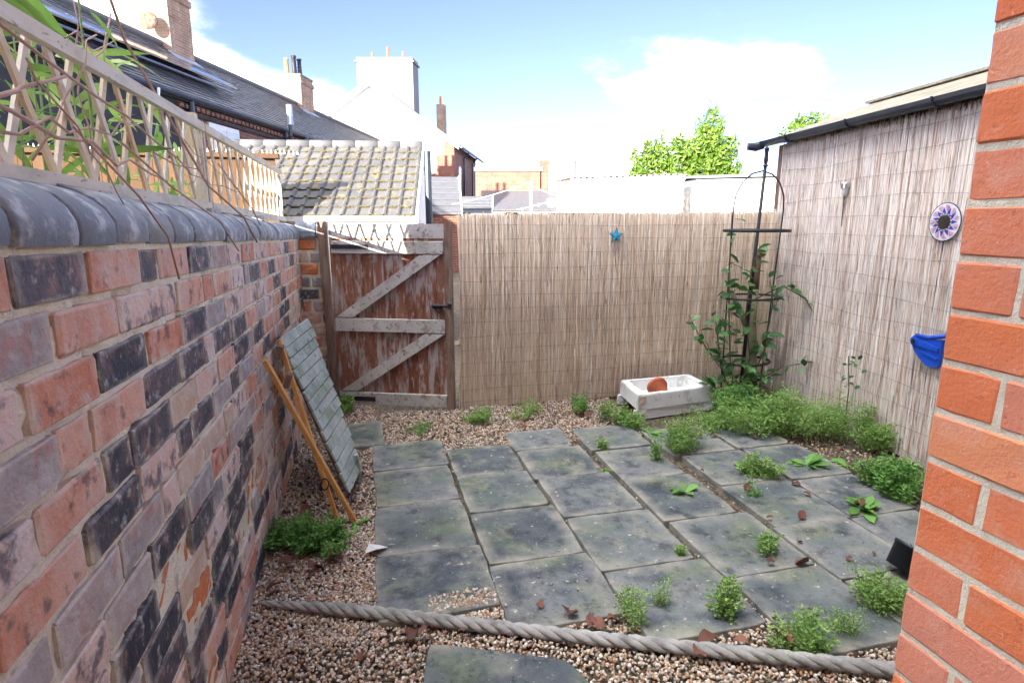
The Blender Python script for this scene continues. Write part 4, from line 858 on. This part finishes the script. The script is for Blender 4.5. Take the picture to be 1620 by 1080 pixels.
an = R(10); EU = Vector((-math.cos(an), math.sin(an), 0)); EN = Vector((math.sin(an), math.cos(an), 0)); E0 = Vector((.58, 7.07, 1.655)); run, rise = 1.48, .97
out = thing('tiled_outbuilding', (-.6, 7.9, 0), 'outbuilding with grey interlocking tile roof and yellow moss behind the gate', 'outbuilding')
SLv = EN * run + Vector((0, 0, rise)); slen = SLv.length; SU = SLv.normalized(); SN = SU.cross(EU); SN = SN if SN.z > 0 else -SN
rows, cols = 9, 17; tw_, th_ = 2.78 / cols, slen / rows
tm = MB(); prof = [(0, .004), (.05, .0), (.62, .0), (.68, .018), (.78, .030), (.90, .022), (1.0, .004)]
for (v_, dz) in ((-.012, .022), (th_ + .03, .0)):
    for (u, z) in prof: tm.v.append((u * tw_, v_, z + dz))
for (u, z) in prof: tm.v.append((u * tw_, -.012, z + .022 - .016))
k = len(prof)
for i in range(k - 1): tm.f += [(i, i + 1, k + i + 1, k + i), (2 * k + i, 2 * k + i + 1, i + 1, i)]
tme = tm.mesh('roof_tile', False); tme.materials.append(M['pantile']); mossm = MB()
TR = Matrix((-EU, SU, SN)).transposed()
for r_ in range(rows):
    for c in range(cols):
        o = bpy.data.objects.new('roof_tile', tme); COL.objects.link(o); o.parent = out
        o.location = E0 + EU * (tw_ * (c + 1)) + SU * (th_ * r_) - out.location; o.rotation_euler = (TR @ Matrix.Rotation(jit(.006), 3, 'Z')).to_euler()
        for q in range(7):
            if random.random() < .42: mossm.box(E0 + EU * (tw_ * (c + random.random())) + SU * (th_ * r_ - .012 + jit(.006)) + SN * .024, (.03, .018, .012), TR)
part('moss', mossm, 'moss', out)['kind'] = 'stuff'
R0 = E0 + SLv
for c in range(9):
    a = R0 + EU * (c * 2.78 / 9 + .004); b = R0 + EU * ((c + 1) * 2.78 / 9 - .004); mb = MB()
    mb.tube([a + Vector((0, 0, .0)), b + Vector((0, 0, .0))], .075, 10); part('ridge_tile', mb, 'ridge', out, True)
W0 = E0 + EN * .06
part('wall', MB().prism([W0 + Vector((0, 0, -1.66)), W0 + EU * 2.7 + Vector((0, 0, -1.66)), W0 + EU * 2.7 + EN * 2.8 + Vector((0, 0, -1.66)), W0 + EN * 2.8 + Vector((0, 0, -1.66))], (0, 0, 1.62)), 'render', out)
part('gable', MB().prism([E0 - EU * -.02 + Vector((0, 0, -.04)), E0 + EU * .02 + EN * run * 2 + Vector((0, 0, -.04)), E0 + EU * .02 + SLv + Vector((0, 0, -.02))], EU * .05), 'render', out)
part('rear_slope', MB().prism([R0 + Vector((0, 0, .0)), R0 + EN * run + Vector((0, 0, -rise)), R0 + EN * run + Vector((0, 0, -rise - .03)), R0 + Vector((0, 0, -.04))], EU * 2.78), 'ridge', out)
part('fascia', MB().bar(E0 + Vector((0, -.01, -.025)) , E0 + EU * 2.75 + Vector((0, -.01, -.025)), .03, .06), 'white_wood', out)
part('bargeboard', MB().prism([E0 - EU * .03 + Vector((0, 0, .03)), R0 - EU * .03 + Vector((0, 0, .05)), R0 - EU * .03 + Vector((0, 0, -.12)), E0 - EU * .03 + Vector((0, 0, -.12))], EU * .025), 'white_wood', out)
solo('dark_post', MB().tube([(.80, 7.6, 0), (.80, 7.6, 2.46)], .045, 10), 'gutter', (.80, 7.6, 0), 'dark grey vertical pipe at the right end of the tiled outbuilding', 'pipe')

# ------------------------------------------------------------------ background: terrace on the left
TO = Vector((-5.36, 16.58, 0)); TU = Vector((.322, .947, 0)).normalized(); TN = Vector((-TU.y, TU.x, 0))
TK = .80; TC = Vector((0, 0, 1.6))
def tp(s, o, z): return TC + (TO + TU * s + TN * o + Vector((0, 0, z)) - TC) * TK
def tdown(p): return p
ter = thing('terraced_row', tuple(tp(8, 2, 0)), 'long slate roofed brick terrace with chimneys running away on the left', 'terrace')
part('wall', MB().prism([tp(1.9, .12, 0), tp(32, .12, 0), tp(32, 6.5, 0), tp(1.9, 6.5, 0)], (0, 0, 4.93 * TK)), 'far_brick', ter)
part('painted_wall', MB().prism([tp(-13, .10, 0), tp(1.9, .10, 0), tp(1.9, 6.5, 0), tp(-13, 6.5, 0)], (0, 0, 4.93 * TK)), 'black_paint', ter)
RT = lambda s, o, dz=0: tp(s, o, 5.0 + .75 * o + dz)
part('roof_deck', MB().prism([RT(-13, -.05, -.05), RT(-13, 3.33, -.05), tp(-13, 6.8, 4.9), tp(-13, 6.8, 4.8), RT(-13, -.05, -.12)], TU * 46 * TK), 'slate', ter)
V = []; F = []; o = 0; rsl = Vector(TN + Vector((0, 0, .75))).normalized(); nrm_ = rsl.cross(TU); nrm_ = nrm_ if nrm_.z > 0 else -nrm_
for r_ in range(21):
    s = -13 + (r_ % 2) * .13
    while s < 33:
        w_ = .26; a = r_ * .163; lift = jit(.006) + .012
        q = [RT(s, a - .03, -.02) + nrm_ * (lift + .018), RT(s + w_ - .008, a - .03, -.02) + nrm_ * (lift + .018 + jit(.004)), RT(s + w_ - .008, a + .19, -.02) + nrm_ * .004, RT(s, a + .19, -.02) + nrm_ * .004]
        q += [q[0] - nrm_ * .014, q[1] - nrm_ * .014]
        V += [tuple(p) for p in q]; F += [(o, o + 1, o + 2, o + 3), (o + 4, o + 5, o + 1, o)]; o += 6; s += w_
sl_o = link('slates', numesh('slates', np.array(V) - np.array(ter.location), np.array(F), False), 'slate', ter); sl_o['kind'] = 'stuff'
part('ridge', MB().tube([RT(-13, 3.33, .02), RT(33, 3.33, .02)], .11, 8), 'ridge', ter)
part('gutter', MB().tube([tp(-13, -.10, 4.93), tp(33, -.10, 4.93)], .06, 8), 'gutter', ter)
for k in range(64):
    s = 2.0 + k * .24; part('dentil', MB().bar(tp(s, .04, 4.66), tp(s, .04, 4.78), .10, .12, up=TU), 'far_brick', ter)
part('string_course', MB().prism([tp(1.9, .12, 4.52), tp(32, .12, 4.52), tp(32, .05, 4.52), tp(1.9, .05, 4.52)], (0, 0, .07)), 'black_paint', ter)
wn = part('window', MB().prism([tp(3.3, .06, 3.2), tp(4.95, .06, 3.2), tp(4.95, .14, 3.2), tp(3.3, .14, 3.2)], (0, 0, 1.28 * TK)), 'white_wood', ter)
for (a, b) in ((3.4, 4.08), (4.2, 4.86)): part('pane', MB().prism([tp(a, .05, 3.3), tp(b, .05, 3.3), tp(b, .07, 3.3), tp(a, .07, 3.3)], (0, 0, 1.05 * TK)), 'glass', wn)
for s, z0_, z1_, r_ in ((2.35, 0, 4.9, .07), (8.0, 0, 4.9, .06), (9.7, 3.5, 4.95, .11)): part('downpipe', MB().tube([tp(s, -.05, z0_), tp(s, -.05, z1_)], r_, 8), 'gutter', ter)
fl = part('flue', MB().tube([tp(7.9, -.05, 4.5), tp(7.9, -.30, 4.7), tp(7.9, -.32, 5.75)], .055, 8), 'gutter', ter); part('cowl', MB().tube([tp(7.9, -.32, 5.1), tp(7.9, -.32, 5.8)], [.085, .085], 10), 'glass', fl)
part('bracket', MB().tube([tp(.5, -.05, 4.2), tp(.5, -.2, 4.5), tp(.55, -.35, 4.55), tp(.6, -.36, 4.85)], .03, 6), 'steel', ter)
def chimney(s0, s1, o0, o1, z0, z1, pots, parent):
    c = part('chimney', MB().prism([tp(s0, o0, z0), tp(s1, o0, z0), tp(s1, o1, z0), tp(s0, o1, z0)], (0, 0, (z1 - z0) * TK)), 'chim_brick', parent)
    part('chimney_cap', MB().prism([tp(s0 - .05, o0 - .05, z1 - .35), tp(s1 + .05, o0 - .05, z1 - .35), tp(s1 + .05, o1 + .05, z1 - .35), tp(s0 - .05, o1 + .05, z1 - .35)], (0, 0, .16)), 'chim_brick', c)
    part('chimney_cap', MB().prism([tp(s0 - .03, o0 - .03, z1 + .002), tp(s1 + .03, o0 - .03, z1 + .002), tp(s1 + .03, o1 + .03, z1 + .002), tp(s0 - .03, o1 + .03, z1 + .002)], (0, 0, .07)), 'render_grey', c)
    part('flashing', MB().prism([RT(s0 - .1, o0 - .25, .0), RT(s1 + .1, o0 - .25, .0), RT(s1 + .1, o0 + .1, .0), RT(s0 - .1, o0 + .1, .0)], nrm_ * .035), 'lead', c)
    for (ps, po, pz, m) in pots: part('chimney_pot', MB().lathe([(.10, 0), (.12, .05), (.10, .1), (.085, pz - .1), (.11, pz - .06), (.10, pz), (.07, pz), (.07, pz - .2)], tp(ps, po, z1 + .07), 12), m, c, True)
chimney(6.25, 7.5, 2.9, 4.7, 6.4, 9.35, [(6.9, 3.3, .6, 'pot_yellow'), (6.9, 3.8, .6, 'terracotta')], ter)
chimney(16.5, 18.0, 2.95, 4.25, 6.4, 8.85, [(17.2, 3.95, .75, 'pot_yellow'), (17.0, 3.45, .8, 'black_metal'), (17.4, 3.35, .75, 'gutter')], ter)
part('dish', MB().lathe([(0, .05), (.15, .035), (.26, 0), (.26, -.01), (.15, .02), (0, .03)], tp(5.8, 3.35, 8.1), 18, Matrix.Rotation(R(70), 3, 'X')), 'wood_post', ter, True)
sp_ = thing('solar_array', tuple(tp(0, 1.5, 6)), 'two rows of blue solar panels raised above the slate roof on the left', 'solar panels')
for r_ in range(2):
    for k in range(11):
        s0 = -10.2 + k * 1.52; o0 = .85 + r_ * .78; l0, l1 = .42 - r_ * .17, .42 - (r_ + 1) * .17
        a, b, c_, d = RT(s0, o0, l0), RT(s0 + 1.5, o0, l0), RT(s0 + 1.5, o0 + .76, l1 + .0), RT(s0, o0 + .76, l1 + .0); nn = (b - a).cross(d - a).normalized(); nn = nn if nn.z > 0 else -nn
        pn = part('solar_panel', MB().prism([a, b, c_, d], nn * .035), 'alu', sp_); i_ = lambda p: (a + b + c_ + d) / 4 + (p - (a + b + c_ + d) / 4) * .965 + nn * .037
        part('glass', MB().add([i_(a), i_(b), i_(c_), i_(d)], [(0, 1, 2, 3)]), 'panel', pn)
part('rail', MB().tube([RT(-10.2, 1.0, .2), RT(6.5, 1.0, .2)], .03, 6), 'alu', sp_)

# ------------------------------------------------------------------ background: gable house and brick buildings
HG = Vector((.970, -.242, 0)); HB = Vector((.33, .944, 0)); HA = Vector((.59, 32.83, 0))
gh = thing('gable_house', tuple(HA), 'tall white rendered gable house with a broad grey chimney stack', 'house')
def hp(g, z, b=0): return TC + (HA + HG * g + HB * b + Vector((0, 0, z)) - TC) * 1.15
part('wall', MB().prism([hp(-4.3, 0), hp(4.3, 0), hp(4.3, 5.6), hp(0, 8.6), hp(-4.3, 5.6)], HB * 8.6), 'far_brick', gh)
part('render', MB().prism([hp(-4.32, 2.9, -.03), hp(2.4, 2.9, -.03), hp(2.5, 3.9, -.03), hp(3.3, 4.1, -.03), hp(3.35, 5.0, -.03), hp(3.75, 5.1, -.03), hp(3.8, 5.9, -.03), hp(0, 8.6, -.03), hp(-4.32, 5.6, -.03)], HB * .028), 'render', gh)
part('lower_brick', MB().prism([hp(-4.3, 0, -.025), hp(4.31, 0, -.025), hp(4.31, 5.55, -.025), hp(3.2, 6.3, -.025), hp(2.0, 2.95, -.025), hp(-4.3, 2.95, -.025)], HB * .02), 'far_brick_x', gh)
for sg in (-1, 1):
    part('roof_slope', MB().prism([hp(sg * 4.65, 5.42, -.25), hp(0, 8.66, -.25), hp(0, 8.80, -.25), hp(sg * 4.65, 5.56, -.25)], HB * 9.4), 'slate', gh)
    part('bargeboard', MB().prism([hp(sg * 4.6, 5.28, -.30), hp(0, 8.46, -.30), hp(0, 8.64, -.30), hp(sg * 4.6, 5.42, -.30)], HB * .045), 'white_wood', gh)
part('gutter', MB().tube([hp(4.72, 5.42, -.2), hp(4.72, 5.42, 7.9)], .07, 8), 'gutter', gh)
for b_ in (2.4, 5.4): part('downpipe', MB().tube([hp(4.7, 5.4, b_), hp(4.42, 5.1, b_), hp(4.40, .2, b_)], .06, 8), 'gutter', gh)
w2 = part('window', MB().prism([hp(4.29, 2.6, 1.2), hp(4.29, 2.6, 2.0), hp(4.29, 4.5, 2.0), hp(4.29, 4.62, 1.6), hp(4.29, 4.5, 1.2)], HG * .05), 'white_wood', gh)
for z in (2.75, 3.65): part('pane', MB().prism([hp(4.33, z, 1.3), hp(4.33, z, 1.9), hp(4.33, z + .75, 1.9), hp(4.33, z + .75, 1.3)], HG * .02), 'glass', w2)
part('sill', MB().prism([hp(4.3, 2.48, 1.1), hp(4.3, 2.48, 2.1), hp(4.3, 2.6, 2.1), hp(4.3, 2.6, 1.1)], HG * .12), 'lead', w2)
ck = part('chimney', MB().prism([hp(-1.2, 7.0, 1.6), hp(1.85, 7.0, 1.6), hp(1.85, 7.0, 2.8), hp(-1.2, 7.0, 2.8)], (0, 0, 3.25 * 1.15)), 'render_grey', gh)
part('chimney_cap', MB().prism([hp(-1.28, 10.0, 1.52), hp(1.93, 10.0, 1.52), hp(1.93, 10.0, 2.88), hp(-1.28, 10.0, 2.88)], (0, 0, .10)), 'render_grey', ck)
for k, h in enumerate((.12, .45, .14, .75, .16, .5, .18)): part('chimney_pot', MB().lathe([(.09, 0), (.11, .04), (.085, .08), (.085, h), (.06, h)], hp(-.9 + k * .42, 10.25, 2.2), 10), 'terracotta', ck, True)
c2_ = part('chimney', MB().prism([hp(2.0, 6.2, 6.6), hp(2.5, 6.2, 6.6), hp(2.5, 6.2, 7.2), hp(2.0, 6.2, 7.2)], (0, 0, 2.6 * 1.15)), 'chim_brick', gh)
part('chimney_pot', MB().lathe([(.1, 0), (.08, .6), (.05, .6)], hp(2.2, 8.8, 6.9), 10), 'terracotta', c2_, True)

bb2 = thing('flat_roofed_building', (9, 35.5, 0), 'low dark brick building with flat grey parapet beyond the gable house', 'building')
part('wall', MB().prism([(6.6, 35.6, 0), (10.4, 34.7, 0), (11.4, 38.6, 0), (7.6, 39.5, 0)], (0, 0, 4.55)), 'far_brick_x', bb2)
part('parapet', MB().prism([(6.5, 35.5, 4.55), (10.5, 34.55, 4.55), (11.5, 38.7, 4.55), (7.5, 39.6, 4.55)], (0, 0, .22)), 'lead', bb2)
part('stack', MB().box((10.75, 34.9, 2.6), (.5, .5, 5.2)), 'far_brick_x', bb2)
part('lean_to', MB().prism([(6.6, 33.2, 0), (12.6, 31.8, 0), (13.0, 34.0, 0), (7.0, 35.4, 0)], (0, 0, 2.2)), 'brick_buff', bb2)
part('lean_to_roof', MB().prism([(6.5, 33.0, 2.2), (12.8, 31.6, 2.2), (12.0, 34.3, 3.35), (6.9, 35.4, 3.35)], (0, 0, .06)), 'slate', bb2)
sb = thing('stepped_building', (12.5, 36, 0), 'sunlit buff gable end stepping down beyond the flat roofed building', 'building')
part('wall', MB().prism([(10.9, 34.5, 0), (14.6, 33.6, 0), (14.6, 33.6, 2.6), (12.2, 34.2, 4.3), (10.9, 34.5, 4.9)], (.5, 2.0, 0)), 'brick_buff', sb)
part('aerial', MB().tube([(12.6, 34.6, 3.8), (12.6, 34.6, 5.2)], .03, 6), 'black_metal', sb)

def outhouse(name, x, y, w_, d_, ze, zr, ang, label, mat='far_brick_x'):
    t = thing(name, (x, y, 0), label, 'outbuilding', 'small outbuildings'); A = rotz(ang); q = lambda a, b, z: Vector((x, y, 0)) + A @ Vector((a, b, z))
    part('wall', MB().prism([q(0, 0, 0), q(0, d_, 0), q(0, d_, ze), q(0, d_ / 2, zr), q(0, 0, ze)], A @ Vector((w_, 0, 0))), mat, t)
    part('roof_slope', MB().prism([q(-.1, -.15, ze - .1), q(-.1, d_ / 2, zr + .02), q(-.1, d_ / 2, zr + .1), q(-.1, -.15, ze - .02)], A @ Vector((w_ + .2, 0, 0))), 'slate', t)
    part('roof_slope', MB().prism([q(-.1, d_ + .15, ze - .1), q(-.1, d_ / 2, zr + .02), q(-.1, d_ / 2, zr + .1), q(-.1, d_ + .15, ze - .02)], A @ Vector((w_ + .2, 0, 0))), 'slate', t)
    for k in range(6): part('slate_course', MB().bar(q(-.12, -.15 + (d_ / 2 + .15) * k / 6, ze - .0 + (zr - ze + .1) * k / 6), q(w_ + .12, -.15 + (d_ / 2 + .15) * k / 6, ze - .0 + (zr - ze + .1) * k / 6), .05, .03), 'slate', t)
    part('bargeboard', MB().prism([q(w_ + .1, -.18, ze - .15), q(w_ + .1, d_ / 2, zr + .0), q(w_ + .1, d_ / 2, zr + .13), q(w_ + .1, -.18, ze + .0)], A @ Vector((.04, 0, 0))), 'white_wood', t)
outhouse('small_outbuilding', .9, 18.6, 1.95, 3.0, 1.9, 2.95, R(-6), 'little brick outbuilding with slate roof and white verge beside the pipe')
outhouse('small_outbuilding', 3.0, 23.2, 1.8, 2.4, 1.8, 2.5, R(-14), 'lower slate roofed outbuilding below the gable house')

# garage, second white building, washing line
ga = thing('white_garage', (4.8, 10.6, 0), 'white garage with corrugated sheet roof behind the reed screen', 'garage')
gA, gB = Vector((3.72, 10.42, 0)), Vector((5.76, 9.95, 0)); gd = Vector((.23, .97, 0)) * 3
part('wall', MB().add([tuple(p) for p in (gA, gB, gB + gd, gA + gd, gA + Vector((0, 0, 2.28)), gB + Vector((0, 0, 2.36)), gB + gd + Vector((0, 0, 2.36)), gA + gd + Vector((0, 0, 2.28)))], [(0, 1, 5, 4), (1, 2, 6, 5), (2, 3, 7, 6), (3, 0, 4, 7), (4, 5, 6, 7)]), 'render', ga)
gx = (gB - gA).normalized(); cr_ = MB(); nseg = 90
for k in range(nseg + 1):
    p = gA - gx * .08 + (gB - gA + gx * .12) * (k / nseg); z = 2.37 + .075 * k / nseg + .016 * math.sin(k * 2 * math.pi / 4.5)
    cr_.v += [tuple(p - gd.normalized() * .08 + Vector((0, 0, z))), tuple(p + gd * 1.02 + Vector((0, 0, z + .15)))]
for k in range(nseg): cr_.f.append((2 * k, 2 * k + 2, 2 * k + 3, 2 * k + 1))
part('roof', cr_, 'metal_roof', ga, False)
part('fascia', MB().bar(gA + Vector((-.02, -.02, 2.31)), gB + Vector((0, -.02, 2.385)), .03, .09), 'white_wood', ga)
part('corner_post', MB().bar(gA + gx * .14 + Vector((0, -.01, 0)), gA + gx * .14 + Vector((0, -.01, 2.26)), .03, .03, up=(0, 1, 0)), 'render', ga)
sw = thing('white_shed', (6.8, 10.3, 0), 'white walled shed right of the garage below the laurel', 'shed')
part('wall', MB().prism([(6.22, 10.30, 0), (7.9, 9.75, 0), (8.6, 12.0, 0), (6.9, 12.6, 0)], (0, 0, 2.40)), 'render', sw)
part('roof', MB().prism([(6.12, 10.22, 2.40), (8.0, 9.62, 2.44), (8.7, 12.1, 2.55), (6.85, 12.7, 2.55)], (0, 0, .05)), 'render_grey', sw)
pf = thing('slatted_fence', (6.0, 10.6, 0), 'open timber slats in the gap between the white garage and white shed', 'fence')
for k in range(6): part('slat', MB().box((5.82 + k * .075, 10.55, 1.05), (.045, .02, 2.1)), 'wood_grey', pf)
part('rail', MB().box((6.0, 10.57, 1.85), (.5, .03, .06)), 'wood_grey', pf)
wl = thing('washing_line', (3.82, 13.48, 0), 'white washing line post with sagging cords and pegs', 'washing line')
part('post', MB().tube([(3.82, 13.48, 0), (3.82, 13.48, 2.52)], .035, 8), 'white_wood', wl)
def sagline(a, b, sag, r_=.008): a, b = Vector(a), Vector(b); return MB().tube([a.lerp(b, t) - Vector((0, 0, sag * 4 * t * (1 - t))) for t in np.linspace(0, 1, 13)], r_, 4)
part('cord', sagline((3.82, 13.48, 2.5), (2.3, 15.9, 2.05), .05), 'frost', wl); part('cord', sagline((3.82, 13.48, 2.42), (4.35, 12.2, 2.05), .02), 'frost', wl); part('cord', sagline((3.4, 13.2, 1.86), (4.6, 12.3, 2.24), .03), 'frost', wl)
for k in range(7): part('peg', MB().box((3.5 + k * .16, 13.1 - k * .12, 1.86 + k * .05), (.02, .015, .07)), 'frost', wl)
solo('peg_basket', MB().lathe([(0, -.12), (.09, -.12), (.11, .06), (.10, .06), (.08, -.10), (0, -.10)], (3.99, 12.42, 2.02), 12), 'frost', (3.99, 12.42, 2.02), 'small white peg basket hanging on the washing line', 'basket', smooth=True)

# laurel, conifer
def crown(name, blobs, n, ln, mat, parent, asp=.42, shell=.55):
    P = []; 
    tot = sum(b[3] ** 2 for b in blobs)
    for (x, y, z, r_, sq) in blobs:
        k = int(n * r_ * r_ / tot); d = unit(RNG.normal(size=(k, 3))); rad = r_ * RNG.uniform(shell, 1.12, k) ** .8
        q = d * rad[:, None]; q[:, 2] *= sq; P.append(q + np.array([x, y, z]))
    P = np.concatenate(P); n = len(P); D = unit(RNG.normal(size=(n, 3)) + np.array([0, 0, .35])); NR = unit(RNG.normal(size=(n, 3)) + np.array([0, -.4, .8])); LN = ln * RNG.uniform(.6, 1.25, n)
    v, f = leaf_quads(P, D, NR, LN, LN * asp)
    o = link(name, numesh(name, v - np.array(root_loc(parent)), f, False), mat, parent); o['kind'] = 'stuff'; return o
lt = thing('laurel_tree', (7.2, 12.9, 0), 'bright sunlit laurel with large leaves above the white garage', 'tree')
part('trunk', MB().tube([(7.2, 12.9, 0), (7.2, 12.9, 1.2), (7.25, 12.9, 2.2)], [.10, .08, .05], 8), 'bark', lt, True)
for a in ((6.5, 12.8, 3.1), (7.9, 12.8, 3.2), (7.1, 12.7, 3.5), (7.6, 13.1, 3.4), (6.8, 13.1, 3.3)): part('limb', MB().tube([(7.22, 12.9, 1.5), ((7.22 + a[0]) / 2, 12.9, 2.4), a], [.05, .035, .012], 6), 'bark', lt, True)
crown('crown', [(6.9, 12.7, 2.6, .45, 1), (7.7, 12.6, 2.65, .5, 1), (6.35, 12.8, 2.85, .26, 1), (6.75, 12.7, 3.05, .30, 1.05), (7.35, 12.6, 3.15, .34, 1), (8.15, 12.5, 2.95, .36, 1.1), (7.85, 12.5, 3.35, .30, 1.1), (6.45, 12.8, 3.2, .17, 1.4),
  (7.15, 12.7, 3.35, .16, 1.4), (6.1, 12.8, 3.05, .10, 1.5), (7.7, 12.6, 3.62, .17, 1.5), (8.4, 12.5, 3.35, .16, 1.2), (6.15, 12.8, 2.65, .15, 1), (6.7, 12.7, 3.4, .08, 2.2), (8.05, 12.5, 3.75, .14, 1.7), (7.95, 12.6, 4.0, .10, 2), (8.5, 12.5, 2.7, .2, 1)], 6500, .135, 'leaf_laurel', lt, .42, .35)
ct = thing('conifer', (8.2, 13.2, 0), 'narrow conifer tip rising behind the laurel', 'tree')
part('trunk', MB().tube([(8.2, 13.2, 0), (8.2, 13.2, 4.3)], [.09, .01], 7), 'bark', ct)
crown('crown', [(8.2, 13.2, 4.38 - k * .2, .08 + .06 * k, 1.3) for k in range(9)], 5200, .075, 'leaf_conifer', ct, .3, .3)
iv = thing('ivy_tuft', (4.73, 5.6, 2.2), 'tuft of sunlit leaves showing over the far end of the shed roof', 'plant'); part('stem', MB().tube([(4.73, 5.6, 2.2), (4.73, 5.6, 2.68)], .01, 5), 'bark', iv)
crown('foliage', [(4.73, 5.6, 2.65, .16, .5), (4.47, 5.6, 2.54, .12, .5), (4.60, 5.62, 2.63, .10, .6)], 300, .07, 'leaf_laurel', iv)
